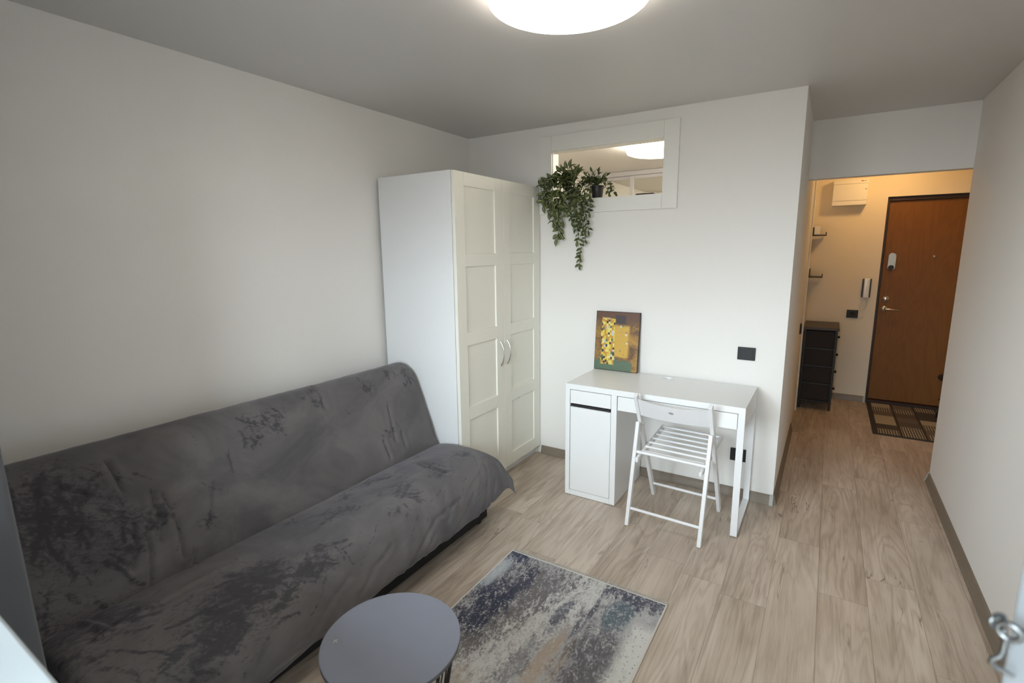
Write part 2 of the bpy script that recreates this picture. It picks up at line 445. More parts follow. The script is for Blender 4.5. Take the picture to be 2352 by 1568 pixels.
M['leaf_small'] = leaf_mat('small_leaf', (.024, .042, .014), (.085, .105, .030), (.26, .28, .10), False)

def curtain_mat():
    t = NT('grey_curtain_cloth'); x, y, z = t.sep(t.pos())
    n = t.noise(t.comb(t.mul(t.add(x, y), 500.0), t.mul(t.sub(x, y), 500.0), t.mul(z, 500.0)), 1.0, 2)
    return t.bsdf(t.mix(n, (.075, .080, .092), (.115, .122, .138)), .9, 0, t.bump(n, .2, .001), Sheen_Weight=.2)
M['curtain'] = curtain_mat()
M['sill'] = plain('pale_grey_sill', (.41, .445, .455), .4, var=.01)

def pane_mat():
    t = NT('window_pane'); tr = t.n('ShaderNodeBsdfTransparent'); gl = t.n('ShaderNodeBsdfGlossy'); gl.inputs['Roughness'].default_value = .02
    fr = t.n('ShaderNodeFresnel'); fr.inputs[0].default_value = 1.45
    mx = t.n('ShaderNodeMixShader'); t.put(mx.inputs[0], fr.outputs[0])
    t.t.links.new(tr.outputs[0], mx.inputs[1]); t.t.links.new(gl.outputs[0], mx.inputs[2]); t.t.links.new(mx.outputs[0], t.out.inputs[0]); return t.m
M['pane'] = pane_mat()
M['lamp'] = emit('lamp_diffuser', (1.0, .90, .78), 12.5)
M['lamp_inner'] = emit('inner_lamp_diffuser', (1.0, .90, .72), 31.0)
M['lamp_hall'] = emit('hall_lamp_diffuser', (1.0, .58, .21), 78.0)

# ------------------------------------------------------------------ the setting
struct(MB().box((-.2, -5.0, -.12), (4.1, 3.3, 0), 0), 'floor', M['floor'])
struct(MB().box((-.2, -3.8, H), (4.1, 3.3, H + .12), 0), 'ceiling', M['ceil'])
struct(MB().box((-.15, -3.65, 0), (0, 3.2, H), 0), 'wall_left', M['wall'])
OX0, OX1, OZ0, OZ1 = .735, 1.527, 1.93, 2.27; TB = .085
w = MB(); w.box((0, 0, 0), (OX0, TB, H), 0); w.box((OX1, 0, 0), (W - .10, TB, H), 0); w.box((OX0, 0, 0), (OX1, TB, OZ0), 0); w.box((OX0, 0, OZ1), (OX1, TB, H), 0)
struct(w, 'wall_back', M['wall'])
struct(MB().box((W - .10, 0, 0), (W, 3.2, H), 0), 'wall_corridor', M['wall'])
struct(MB().box((RX, YW - .35, 0), (RX + .12, Y1, H), 0), 'wall_right', M['wall'])
w = MB(); w.box((W, Y1, HZ), (RX + .12, Y1 + .09, H), 0); w.box((RX, Y1, 0), (RX + .12, Y1 + .001, HZ), 0)
struct(MB().box((W, Y1, HZ), (HX, Y1 + .09, H), 0), 'wall_header', M['wall'])
struct(MB().box((RX + .12, Y1 - .09, 0), (HX, Y1, H), 0), 'wall_hall_near', M['wall_hall'])
struct(MB().box((HX, Y1 - .09, 0), (HX + .12, 3.2, H), 0), 'wall_hall_right', M['wall_hall'])
DX0, DX1, DZ = 2.893, 3.80, 2.06
w = MB(); w.box((W, YH, 0), (DX0, YH + .15, H), 0); w.box((DX1, YH, 0), (HX, YH + .15, H), 0); w.box((DX0, YH, DZ), (DX1, YH + .15, H), 0); w.box((DX0, YH + .15, 0), (DX1, YH + .2, DZ), 0)
struct(w, 'wall_hall_end', M['wall_hall'])
struct(MB().box((0, 2.9, 0), (W - .1, 3.05, H), 0), 'wall_inner_end', M['wall_hall'])
# wall behind the camera with the window and the balcony doorway
wx0, wx1, wz0, wz1 = .78, 1.94, .97, 2.12; bx0, bx1, bz1 = 2.18, 2.88, 2.16
YO = YW - .32
w = MB()
for lo, hi in (((0, 0), (wx0, H)), ((wx0, 0), (wx1, wz0)), ((wx0, wz1), (wx1, H)), ((wx1, 0), (bx0, H)), ((bx0, bz1), (bx1, H)), ((bx1, 0), (RX, H))):
    w.box((lo[0], YO, lo[1]), (hi[0], YW, hi[1]), 0)
struct(w, 'wall_window', M['wall'])
# unseen balcony shell, added to shape the daylight: slab, parapet, side walls, pier
BY = YO - 1.25; PX = 2.45
struct(MB().box((-.2, BY - .1, 2.46), (4.1, YO - .01, 2.6), 0), 'wall_light_block_slab', M['wall'])
struct(MB().box((-.2, BY - .1, -.12), (4.1, BY, 1.02), 0), 'wall_light_block_parapet', M['wall'])
struct(MB().box((PX, BY - .1, 1.02), (4.1, BY, 2.46), 0), 'wall_light_block_pier', M['wall'])  # added blocker, holds daylight back from the doorway
struct(MB().box((-.35, BY - .1, -.12), (-.2, YO, 2.6), 0), 'wall_light_block_left', M['wall'])
struct(MB().box((4.1, BY - .1, -.12), (4.25, YO, 2.6), 0), 'wall_light_block_right', M['wall'])

# skirting boards with coved profile
def skirt_poly(): return [(0, 0), (.022, 0), (.020, .012), (.012, .035), (.009, .058), (.004, .062), (0, .062)]
def skirt(name, a, b, n, caps=()):
    """runs from a to b on the floor, n = direction into the room"""
    a = Vector((a[0], a[1], 0)); b = Vector((b[0], b[1], 0)); n = Vector((n[0], n[1], 0)); mb = MB()
    P = skirt_poly(); A = [mb.b.verts.new(a + n * p + Vector((0, 0, q))) for p, q in P]; B = [mb.b.verts.new(b + n * p + Vector((0, 0, q))) for p, q in P]
    mb.b.faces.new(A); mb.b.faces.new(B[::-1])
    for i in range(len(P)): mb.b.faces.new((A[i], B[i], B[(i + 1) % len(P)], A[(i + 1) % len(P)]))
    o = mb.obj(name, M['skirt']); o['kind'] = 'structure'
    d = (b - a).normalized()
    for e, sg in caps:
        c0 = a if e == 'a' else b; mb = MB(); k = 1.18
        A = [mb.b.verts.new(c0 + d * (sg * -.002) + n * p * k + Vector((0, 0, q * 1.04))) for p, q in P]; B = [mb.b.verts.new(c0 + d * (sg * .018) + n * p * k + Vector((0, 0, q * 1.04))) for p, q in P]
        mb.b.faces.new(A); mb.b.faces.new(B[::-1])
        for i in range(len(P)): mb.b.faces.new((A[i], B[i], B[(i + 1) % len(P)], A[(i + 1) % len(P)]))
        q = mb.obj('end_cap', M['cap']); q.parent = o
    return o
skirt('baseboard_back', (.65, 0), (W, 0), (0, -1), [('b', -1)])
skirt('baseboard_corridor', (W, .0), (W, 1.56), (1, 0))
skirt('baseboard_right', (RX, -3.29), (RX, Y1), (-1, 0), [('b', -1)])
skirt('baseboard_left', (0, -3.29), (0, -1.05), (1, 0))
skirt('baseboard_hall_end', (W, YH), (DX0, YH), (0, -1), [('b', -1)])
# white door casing on the corridor wall, further along in the hall
c = MB(); c.box((W, 2.20, 0), (W + .014, 2.285, H - .002), .003)
struct(c, 'trim_1', M['casing'])

# casing boards of the high opening
win = bpy.data.objects.new('window_1', None); C.objects.link(win); win.location = ((OX0 + OX1) / 2, 0, OZ0); win['kind'] = 'structure'
tag(win, 'white board framed opening high in the wall above the desk')
cx0, cx1, cz0, cz1 = .640, 1.622, 1.838, 2.372; g = .0008
part(MB().box((cx0, -.021, cz0), (OX0, -.0005, cz1), .0015), 'casing_board', M['casing'], win)
part(MB().box((OX1, -.021, cz0), (cx1, -.0005, cz1), .0015), 'casing_board', M['casing'], win)
part(MB().box((OX0 + g, -.020, cz0), (OX1 - g, -.0005, OZ0), .0015), 'casing_board', M['casing'], win)
part(MB().box((OX0 + g, -.020, OZ1), (OX1 - g, -.0005, cz1), .0015), 'casing_board', M['casing'], win)
j = MB(); t_ = .004
j.box((OX0, 0, OZ0 + t_), (OX0 + t_, TB, OZ1 - t_), 0); j.box((OX1 - t_, 0, OZ0 + t_), (OX1, TB, OZ1 - t_), 0); j.box((OX0, 0, OZ1 - t_), (OX1, TB, OZ1), 0)
part(j, 'jamb_lining', M['casing'], win)
part(MB().box((OX0, 0, OZ0), (OX1, TB + .10, OZ0 + t_), .001), 'sill_board', M['casing'], win)

# window in the wall behind the camera, with its sill
def win_frame(mb, x0, x1, z0, z1, y0, y1, t):
    mb.box((x0, y0, z0), (x0 + t, y1, z1), .004); mb.box((x1 - t, y0, z0), (x1, y1, z1), .004)
    mb.box((x0 + t, y0, z0), (x1 - t, y1, z0 + t), .004); mb.box((x0 + t, y0, z1 - t), (x1 - t, y1, z1), .004)
w2 = bpy.data.objects.new('window_2', None); C.objects.link(w2); w2.location = ((wx0 + wx1) / 2, YW - .1, wz0); w2['kind'] = 'structure'
f = MB(); win_frame(f, wx0 + .001, wx1 - .001, wz0 + .001, wz1 - .001, YW - .19, YW - .12, .06); f.box(((wx0 + wx1) / 2 - .04, YW - .19, wz0 + .06), ((wx0 + wx1) / 2 + .04, YW - .12, wz1 - .06), .004)
part(f, 'window_frame', M['pvc'], w2)
for a, b in ((wx0 + .06, (wx0 + wx1) / 2 - .04), ((wx0 + wx1) / 2 + .04, wx1 - .06)):
    part(MB().box((a, YW - .16, wz0 + .06), (b, YW - .154, wz1 - .06), 0), 'pane', M['pane'], w2)
part(MB().box((wx0 + .02, YW - .12, wz0 - .028), (bx0 - .06, -3.150, wz0 - .003), .006), 'window_sill', M['sill'], w2, label='white glossy window sill, its rounded front edge towards the room')

# ------------------------------------------------------------------ entry door
d1 = bpy.data.objects.new('door_1', None); C.objects.link(d1); d1.location = (DX0, YH, 0); d1['kind'] = 'structure'; tag(d1, 'oak veneered entry door with dark frame at the end of the hall')
f = MB(); f.box((DX0 + .001, YH + .03, 0), (DX0 + .022, YH + .148, DZ - .001), .002); f.box((DX1 - .022, YH + .03, 0), (DX1 - .001, YH + .148, DZ - .001), .002)
f.box((DX0 + .022, YH + .03, DZ - .038), (DX1 - .022, YH + .148, DZ - .001), .002); f.box((DX0 + .001, YH - .004, 0), (DX1 - .001, YH + .148, .030), .004)
part(f, 'door_frame', M['door_frame'], d1)
DY = YH + .055
part(MB().box((DX0 + .024, DY, .034), (DX1 - .024, DY + .05, DZ - .040), .002), 'door_leaf', M['door'], d1)
lk = part(MB().prism([(2.985 + .033 * math.cos(a) + 0, 1.44 + .052 * (1 if math.sin(a) > 0 else -1) + .033 * math.sin(a)) for a in [k * 2 * math.pi / 24 + .01 for k in range(24)]], DY - .012, DY - .001, 'Y', .003), 'lock_plate', M['lock'], d1)
part(MB().lathe([(0, .004), (.022, .004), (.024, -.0), (.024, -.012)], (2.983, DY - .014, 1.382), 24, 'Y'), 'lock_cover', M['plastic_black'], lk)
part(MB().lathe([(0, .024), (.012, .022), (.016, .012), (.026, .008), (.029, .001), (.029, -.001)], (2.972, DY - .003, 1.075), 24, 'Y'), 'lock_cylinder', M['chrome'], d1)
hd = part(MB().lathe([(0, .010), (.020, .009), (.026, .004), (.026, -.001)], (2.970, DY - .002, .972), 24, 'Y'), 'handle_rose', M['chrome'], d1)
part(MB().tube([(2.970, DY - .008, .972), (2.970, DY - .045, .972), (2.978, DY - .054, .972), (3.03, DY - .056, .970), (3.085, DY - .052, .966)], [.009, .009, .010, .009, .008], 12), 'lever', M['chrome'], hd)
part(MB().lathe([(0, .006), (.008, .006), (.012, .002), (.012, -.001)], (3.305, DY - .003, 1.49), 20, 'Y'), 'peephole', M['chrome'], d1)

# ------------------------------------------------------------------ balcony door leaf beside the camera
A = Vector((2.676, -2.620, 0)); Bp = Vector((2.845, -3.27, 0)); dv = (Bp - A).normalized(); L = (Bp - A).length
rz = math.atan2(dv.y, dv.x)
d2 = bpy.data.objects.new('door_2', None); C.objects.link(d2); d2.location = A; d2.rotation_euler = (0, 0, rz); d2['kind'] = 'structure'
tag(d2, 'white open balcony door leaf at the right edge of the photo')
# local: x along leaf from free edge to hinge, y>0 = side facing right wall? leaf thickness goes to +y
z0, z1, th = .06, 2.14, .06
f = MB(); f.box((0, 0, z0), (.10, th, z1), .008, 3); f.box((L - .10, 0, z0), (L, th, z1), .008, 3)
f.box((.10, .0, z0), (L - .10, th, z0 + .10), .006); f.box((.10, .0, z1 - .10), (L - .10, th, z1), .006); f.box((.10, .0, .86), (L - .10, th, .96), .006)
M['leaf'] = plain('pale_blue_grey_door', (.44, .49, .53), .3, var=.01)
lpart(f, 'leaf_frame', M['leaf'], d2)
lpart(MB().box((.10, .014, z0 + .10), (L - .10, th - .014, .86), .002), 'lower_panel', M['leaf'], d2)
lpart(MB().box((.10, .026, .96), (L - .10, .034, z1 - .10), 0), 'pane', M['pane'], d2)
M['hook'] = plain('zinc_hook_metal', (.20, .21, .215), .28, 1.0, var=.1)
Rz = Matrix.Rotation(rz, 4, 'Z'); TI = (Matrix.Translation(A) @ Rz).inverted()
def lp(p): return TI @ Vector(p)
ring = [lp((2.666 + .0085 * math.cos(a), -2.660 - .004 * math.cos(a), 1.176 + .0085 * math.sin(a))) for a in [k * 2 * math.pi / 20 for k in range(20)]]
e = MB(); e.tube(ring, .0032, 10, closed=True); e.tube([lp((2.6735, -2.663, 1.180)), lp((2.680, -2.662, 1.182)), lp((2.690, -2.66, 1.183))], [.0032, .0035, .0035], 10)
ey = lpart(e, 'eye_screw', M['hook'], d2)
k = MB(); rg2 = [lp((2.657 + .0065 * math.cos(a), -2.655 + .006 * math.cos(a), 1.182 + .0065 * math.sin(a))) for a in [k * 2 * math.pi / 18 for k in range(18)]]
k.tube(rg2, .0028, 10, closed=True)
k.tube([lp(p) for p in ((2.663, -2.656, 1.176), (2.665, -2.658, 1.162), (2.664, -2.66, 1.150), (2.6625, -2.66, 1.144), (2.657, -2.66, 1.1395), (2.6565, -2.66, 1.135), (2.6605, -2.66, 1.131), (2.668, -2.66, 1.1285), (2.6755, -2.662, 1.1265))], [.003, .003, .003, .003, .003, .0032, .003, .0032, .0026], 10)
lpart(k, 'latch_hook', M['hook'], ey)

# ------------------------------------------------------------------ ceiling lamps
def ceiling_lamp(name, label, x, y, r, h, mat, grp=None):
    t = thing(name, label, 'ceiling lamp', (x, y, H), 0, 'ceiling lamps')
    lpart(MB().lathe([(0, -.001), (r * .93, -.001), (r * .93, -.016), (0, -.016)], (0, 0, 0), 64), 'mounting_plate', M['white'], t)
    lpart(MB().lathe([(r * .90, -.017), (r * .985, -.019), (r, -.028), (r, -h * .55), (r * .97, -h * .82), (r * .86, -h * .95), (r * .5, -h * 1.02), (0, -h * 1.04)], (0, 0, 0), 72), 'diffuser', mat, t, 60)
    return t
ceiling_lamp('ceiling_lamp', 'large round white ceiling lamp glowing above the sofa and table', 1.672, -1.690, .272, .072, M['lamp'])
ceiling_lamp('ceiling_lamp', 'round lit ceiling lamp seen through the high opening', 1.19, 1.04, .27, .085, M['lamp_inner'])
ceiling_lamp('ceiling_lamp', 'small warm ceiling lamp in the hall, hidden above the lintel', 2.90, 2.36, .075, .07, M['lamp_hall'])

# ------------------------------------------------------------------ inner room: sliding wardrobe with mirror doors
sw = thing('sliding_wardrobe', 'sliding wardrobe with mirror doors in pale rails, seen through the high opening', 'wardrobe', (1.1, 2.36, 0))
part(MB().box((.01, 2.30, 2.395), (2.18, 2.38, H - .002), .002), 'top_rail', M['alu'], sw)
part(MB().box((.01, 2.30, .0), (2.18, 2.38, .04), .002), 'bottom_rail', M['alu'], sw)
part(MB().box((.02, 2.39, .0), (2.17, 2.88, H - .01), .002), 'cabinet_body', M['casing'], sw)
for a, b, y in ((.02, .545, 2.345), (.50, 1.36, 2.315), (1.32, 2.17, 2.345)):
    fr = MB(); t_ = .042
    fr.box((a, y, .042), (a + t_, y + .022, 2.393), .003); fr.box((b - t_, y, .042), (b, y + .022, 2.393), .003)
    fr.box((a + t_, y, 2.36), (b - t_, y + .022, 2.393), .003); fr.box((a + t_, y, .042), (b - t_, y + .022, .09), .003)
    dr = part(fr, 'sliding_door', M['alu'], sw)
    o = part(MB().box((a + t_ - .004, y + .008, .088), (b - t_ + .004, y + .014, 2.362), 0), 'mirror_panel', M['mirror'], dr)

# ------------------------------------------------------------------ white wardrobe with framed doors
wr = thing('wardrobe', 'tall white two-door wardrobe with framed panel doors in the corner', 'wardrobe', (.33, -.51, 0))
X0, XB, XF, Y0w, Y1w, ZT = .037, .612, .637, -1.009, -.009, 2.035
part(MB().box((X0, Y0w, 0), (XB, Y0w + .018, ZT), .001), 'side_panel', M['wardrobe_side'], wr, label='pale blue-white side panel facing the sofa')
part(MB().box((X0, Y1w - .018, 0), (XB, Y1w, ZT), .001), 'side_panel', M['wardrobe_side'], wr)
part(MB().box((X0, Y0w + .0185, ZT - .019), (XB, Y1w - .0185, ZT), .001), 'top_panel', M['wardrobe_side'], wr)
part(MB().box((X0, Y0w + .0185, .06), (XB, Y1w - .0185, .078), .001), 'bottom_panel', M['wardrobe_side'], wr)
part(MB().box((X0 + .002, Y0w + .0185, .079), (X0 + .008, Y1w - .0185, ZT - .02), 0), 'back_panel', M['wardrobe_side'], wr)
part(MB().box((XB - .03, Y0w + .0185, .0), (XB - .012, Y1w - .0185, .0595), .001), 'plinth', M['wardrobe_side'], wr)
rails = [(1.955, ZT - .003), (1.492, 1.566), (1.012, 1.092), (.538, .620), (.062, .150)]
def ward_door(ya, yb, hy):
    m = MB(); st = .088; xa = XB + .003
    m.box((xa, ya, .062), (XF, ya + st, ZT - .003), .0012); m.box((xa, yb - st, .062), (XF, yb, ZT - .003), .0012)
    for a, b in rails: m.box((xa, ya + st, a), (XF, yb - st, b), .0012)
    d = part(m, 'door', M['wardrobe_door'], wr)
    for (a, _), (_, b) in zip(rails[:-1], rails[1:]):
        s = MB(); b0, a0 = b, a
        s.box((xa + .004, ya + st - .002, b0 - .002), (XF - .010, yb - st + .002, a0 + .002), 0)
        part(s, 'door_panel', M['wardrobe_door'], d)
    zc = .898
    pts = [(XF - .001 + .028 * math.sin(math.pi * k / 12) ** .8 if 0 < k < 12 else XF - .001, hy, zc - .082 + .164 * k / 12) for k in range(13)]
    rr = [.0045 + .0018 * abs(k - 6) / 6 for k in range(13)]
    part(MB().tube(pts, rr, 10), 'handle', M['chrome'], d, label='curved chrome bow handle')
ward_door(Y0w + .002, -.5105, -.553); ward_door(-.5085, Y1w - .002, -.470)

# ------------------------------------------------------------------ desk
dk = thing('desk', 'white desk with drawer cabinet and steel loop leg against the back wall', 'desk', (1.635, -.276, 0))
a0, a1, b0, b1 = 1.110, 2.160, -.526, -.026
tp = MB(); gx, gy, gr = 1.637, -.096, .036
ring_o = [(a0, b0), (a1, b0), (a1, b1), (a0, b1)]
def plate_with_hole(mb, x0, x1, y0, y1, z0, z1, cx, cy, r, n=32):
    V = {}
    def outer(k):
        a = 2 * math.pi * k / n; dx, dy = math.cos(a), math.sin(a); s = 1e9
        if dx > 1e-9: s = min(s, (x1 - cx) / dx)
        if dx < -1e-9: s = min(s, (x0 - cx) / dx)
        if dy > 1e-9: s = min(s, (y1 - cy) / dy)
        if dy < -1e-9: s = min(s, (y0 - cy) / dy)
        return cx + dx * s, cy + dy * s
    I = [(cx + r * math.cos(2 * math.pi * k / n), cy + r * math.sin(2 * math.pi * k / n)) for k in range(n)]; O = [outer(k) for k in range(n)]
    cor = [(x0, y0), (x1, y0), (x1, y1), (x0, y1)]
    b = mb.b
    for zz, fl in ((z1, 0), (z0, 1)):
        vi = [b.verts.new((*p, zz)) for p in I]; vo = [b.verts.new((*p, zz)) for p in O]; V[zz] = (vi, vo); vc = [b.verts.new((*p, zz)) for p in cor]; V[zz] += (vc,)
        for k in range(n):
            k2 = (k + 1) % n
            b.faces.new((vi[k], vo[k], vo[k2], vi[k2]))
            p, q = O[k], O[k2]
            if abs(p[0] - q[0]) > 1e-6 and abs(p[1] - q[1]) > 1e-6:
                c = min(range(4), key=lambda i: abs(cor[i][0] - p[0]) + abs(cor[i][1] - p[1]) + abs(cor[i][0] - q[0]) + abs(cor[i][1] - q[1]))
                b.faces.new((vo[k], vc[c], vo[k2]))
    for k in range(n):
        k2 = (k + 1) % n; b.faces.new((V[z1][0][k], V[z1][0][k2], V[z0][0][k2], V[z0][0][k]))
    for k in range(4):
        k2 = (k + 1) % 4; b.faces.new((V[z1][2][k], V[z1][2][k2], V[z0][2][k2], V[z0][2][k]))
plate_with_hole(tp, a0, a1, b0, b1, .716, .750, gx, gy, gr)
part(tp, 'tabletop', M['white'], dk, 30)
gm = part(MB().lathe([(gr - .004, -.03), (gr - .001, .000), (gr + .005, .0005), (gr + .006, .002), (gr + .003, .0035), (gr - .004, .003), (gr - .006, .0), (gr - .006, -.03)], (gx, gy, .750), 40), 'cable_grommet', M['white'], dk)
part(MB().lathe([(0, -.02), (gr - .007, -.02), (gr - .007, -.024), (0, -.024)], (gx, gy, .750), 32), 'grommet_lid', M['plaster_white'], gm)
part(MB().box((a0, b0, .003), (a0 + .030, b1, .7155), .001), 'side_panel', M['white'], dk)
part(MB().box((1.416, b0, .003), (1.4515, b1, .7155), .001), 'side_panel', M['white'], dk)
part(MB().box((a0 + .0305, b0, .003), (1.4155, b1, .037), .001), 'bottom_panel', M['white'], dk)
part(MB().box((a0 + .0305, b1 - .012, .038), (1.4155, b1 - .004, .7155), 0), 'back_panel', M['white'], dk)
part(MB().box((a0 + .031, b0 + .012, .606), (1.415, b1 - .013, .616), 0), 'gap_shade_strip', M['dark_gap'], dk)  # near-black strip stands in for the shade between drawer and cabinet door
part(MB().box((a0 + .0335, b0 + .001, .625), (1.4135, b0 + .017, .7115), .0012), 'drawer', M['white'], dk)
part(MB().box((a0 + .0335, b0 + .001, .040), (1.4135, b0 + .017, .601), .0012), 'cabinet_door', M['white'], dk)
part(MB().box((1.456, b0 + .001, .625), (2.1225, b0 + .017, .7115), .0012), 'drawer', M['white'], dk)
part(MB().box((1.456, b0 + .020, .630), (2.12, b1 - .06, .640), 0), 'drawer_bottom', M['white'], dk)
part(MB().box((2.146, b0 + .02, .622), (2.159, b1 - .001, .7155), .001), 'side_apron', M['white'], dk)
part(MB().box((1.4525, b1 - .014, .56), (2.145, b1 - .002, .7155), .001), 'back_apron', M['white'], dk)
lg = MB(); lw, lt = .0345, .013
def flat_loop(mb, x0, x1, path, t, closed=False):
    n = len(path); P = [Vector((p[0], p[1])) for p in path]; Q = []
    for i in range(n):
        d0 = (P[i] - P[i - 1]).normalized() if i else (P[1] - P[0]).normalized(); d1 = (P[i + 1] - P[i]).normalized() if i < n - 1 else d0
        nn = Vector((-(d0.y + d1.y), d0.x + d1.x)); nn = nn.normalized() / max(.5, math.cos(d0.angle(d1) / 2)); Q.append(P[i] + nn * t)
    V = [[mb.b.verts.new((x, *p)) for x, p in ((x0, P[i]), (x1, P[i]), (x1, Q[i]), (x0, Q[i]))] for i in range(n)]
    for i in range(n - 1):
        for k in range(4): mb.b.faces.new((V[i][k], V[i][(k + 1) % 4], V[i + 1][(k + 1) % 4], V[i + 1][k]))
    mb.b.faces.new(V[0]); mb.b.faces.new(V[-1][::-1])
cr = .012
path = [(b0, .7155), (b0, .004 + cr)] + [(b0 + cr - cr * math.cos(a), .004 + cr - cr * math.sin(a)) for a in (R(30), R(60), R(90))] + [(b1 - cr + cr * math.sin(a), .004 + cr - cr * math.cos(a)) for a in (R(0), R(30), R(60), R(90))] + [(b1, .620)]
flat_loop(lg, a1 - lw, a1, path, lt)
L_ = part(lg, 'loop_leg', M['white_metal'], dk, 30)
for y in (b0 + .03, b1 - .03): part(MB().lathe([(0, 0), (.010, 0), (.010, .0042), (0, .0042)], (a1 - lw / 2, y, 0), 16), 'foot_pad', M['plastic_black'], L_)
for x in (a0 + .015, 1.434):
    for y in (b0 + .02, b1 - .02): part(MB().lathe([(0, 0), (.008, 0), (.008, .0032), (0, .0032)], (x, y, 0), 12), 'foot_pad', M['plastic_black'], dk)

# ------------------------------------------------------------------ folding chair (local: +y towards the desk)
ch = thing('folding_chair', 'white wooden slatted folding chair pulled up to the desk', 'chair', (1.808, -.470, 0), R(-2.4))
def bar(mb, p, q, wx, wn, bev=.003):
    """flat bar from p to q in the y-z plane; wx thickness in x, wn width in plane"""
    p, q = Vector(p), Vector(q); d = (q - p); ln = d.length; ang = math.atan2(d.z, d.y)
    o = bmesh.new(); bmesh.ops.create_cube(o, size=1)
    for v in o.verts: v.co = Vector((v.co.x * wx, (v.co.y + .5) * ln, v.co.z * wn))
    bmesh.ops.bevel(o, geom=o.edges[:], offset=bev, segments=3, profile=.5, affect='EDGES')
    bmesh.ops.rotate(o, cent=(0, 0, 0), matrix=Matrix.Rotation(ang, 3, 'X'), verts=o.verts[:])
    bmesh.ops.translate(o, vec=p, verts=o.verts[:]); mb.merge(o)
pt = lambda z: .232 - .392 * z / .77          # centre line of the long posts
for s in (-1, 1):
    x = .2035 * s
    po = lpart((lambda m: (bar(m, (x, pt(.004), .002), (x, pt(.77), .768), .021, .034), m)[1])(MB()), 'post', M['chair'], ch)
    ln_ = lpart((lambda m: (bar(m, (x, -.236, .002), (x, -.105, .592), .021, .030), m)[1])(MB()), 'leg', M['chair'], ch)
    rl = lpart((lambda m: (bar(m, (x - .026 * s, -.190, .388), (x - .026 * s, .292, .448), .020, .032, .009), m)[1])(MB()), 'seat_rail', M['chair'], ch)
    lpart(MB().tube([(x - .040 * s, -.101, .588), (x + .0125 * s, -.101, .588)], .004, 10), 'hinge_pin', M['chrome'], ch)
for k in range(7):
    f = k / 6; y = -.098 + f * .366; z = .4165 + f * .0385
    lpart(MB().tube([(-.178, y, z), (.178, y, z)], .0075, 12), 'seat_slat', M['chair'], ch)
lpart(MB().tube([(-.205, -.142, .423), (.205, -.142, .423)], .0095, 14), 'seat_rod', M['chair'], ch)
lpart(MB().tube([(-.204, -.213, .100), (.204, -.213, .100)], .0085, 14), 'stretcher', M['chair'], ch)
lpart(MB().tube([(-.204, pt(.095), .095), (.204, pt(.095), .095)], .0085, 14), 'stretcher', M['chair'], ch)
bk = MB(); nb = 40; nz = 16; hr = (.0155, .0085); thk = .012
def backpt(u, v, side):
    x = (u - .5) * .388; sag = .036 * (1 - (2 * u - 1) ** 2)
    z = .632 + (.742 - .632) * v; 
    if abs(2 * u - 1) > .0: z += -.012 * (1 - (2 * u - 1) ** 2) * (v - .2)
    return Vector((x, pt(z) - sag - .002 + side * thk, z))
# board with an oval hand hole: polar grid around the hole
cu, cv = .5, .60; NA = 200; NR = 10
def edge_uv(a):
    dx, dy = math.cos(a), math.sin(a); s = 1e9
    if dx > 1e-9: s = min(s, (1 - cu) / dx)
    if dx < -1e-9: s = min(s, -cu / dx)
    if dy > 1e-9: s = min(s, (1 - cv) / dy)
    if dy < -1e-9: s = min(s, -cv / dy)
    return cu + dx * s, cv + dy * s
angs = sorted(set([k * 2 * math.pi / NA for k in range(NA)] + [math.atan2(y - cv, x - cu) % (2 * math.pi) for x in (0, 1) for y in (0, 1)]))
F = []
for side in (-.5, .5):
    rows = []
    for a in angs:
        iu, iv = cu + math.cos(a) * hr[0] / .388 * 1.0, cv + math.sin(a) * hr[1] / .11
        # hole edge direction follows the true ellipse
        eu, ev = edge_uv(a)
        rows.append([bk.b.verts.new(backpt(iu + (eu - iu) * k / NR, iv + (ev - iv) * k / NR, side)) for k in range(NR + 1)])
    F.append(rows)
n = len(angs)
for i in range(n):
    i2 = (i + 1) % n
    for k in range(NR):
        bk.b.faces.new((F[0][i][k], F[0][i2][k], F[0][i2][k + 1], F[0][i][k + 1])); bk.b.faces.new((F[1][i][k], F[1][i][k + 1], F[1][i2][k + 1], F[1][i2][k]))
    bk.b.faces.new((F[0][i][0], F[1][i][0], F[1][i2][0], F[0][i2][0])); bk.b.faces.new((F[0][i][NR], F[0][i2][NR], F[1][i2][NR], F[1][i][NR]))
lpart(bk, 'backrest', M['chair'], ch, 35)

# ------------------------------------------------------------------ canvas picture leaning on the wall (plain gold mosaic)
pc = thing('picture', 'small gold and brown mosaic canvas leaning on the wall at the back of the desk', 'picture', (1.262, -.062, .7505))
pw, ph, pd = .314, .412, .016; tilt = R(-5.2)
def canv(m, y0, y1, ins):
    m.box((-pw / 2 + ins, y0, ins), (pw / 2 - ins, y1, ph - ins), .0015)
cm = MB(); canv(cm, 0, pd, 0); o = lpart(cm, 'stretcher_frame', M['canvas_edge'], pc); 
cm = MB(); vs = [cm.b.verts.new(p) for p in ((-pw / 2 + .004, -.0012, .004), (pw / 2 - .004, -.0012, .004), (pw / 2 - .004, -.0012, ph - .004), (-pw / 2 + .004, -.0012, ph - .004))]
vb = [cm.b.verts.new(v.co + Vector((0, .0011, 0))) for v in vs]
cm.b.faces.new(vs); cm.b.faces.new(vb[::-1])
for i in range(4): cm.b.faces.new((vs[i], vb[i], vb[(i + 1) % 4], vs[(i + 1) % 4]))
uvl = cm.b.loops.layers.uv.new('UVMap')
for f in cm.b.faces:
    for l in f.loops: l[uvl].uv = ((l.vert.co.x + pw / 2) / pw, l.vert.co.z / ph)
o2 = lpart(cm, 'canvas', M['canvas'], pc)
pc.rotation_euler = (tilt, 0, R(.6))

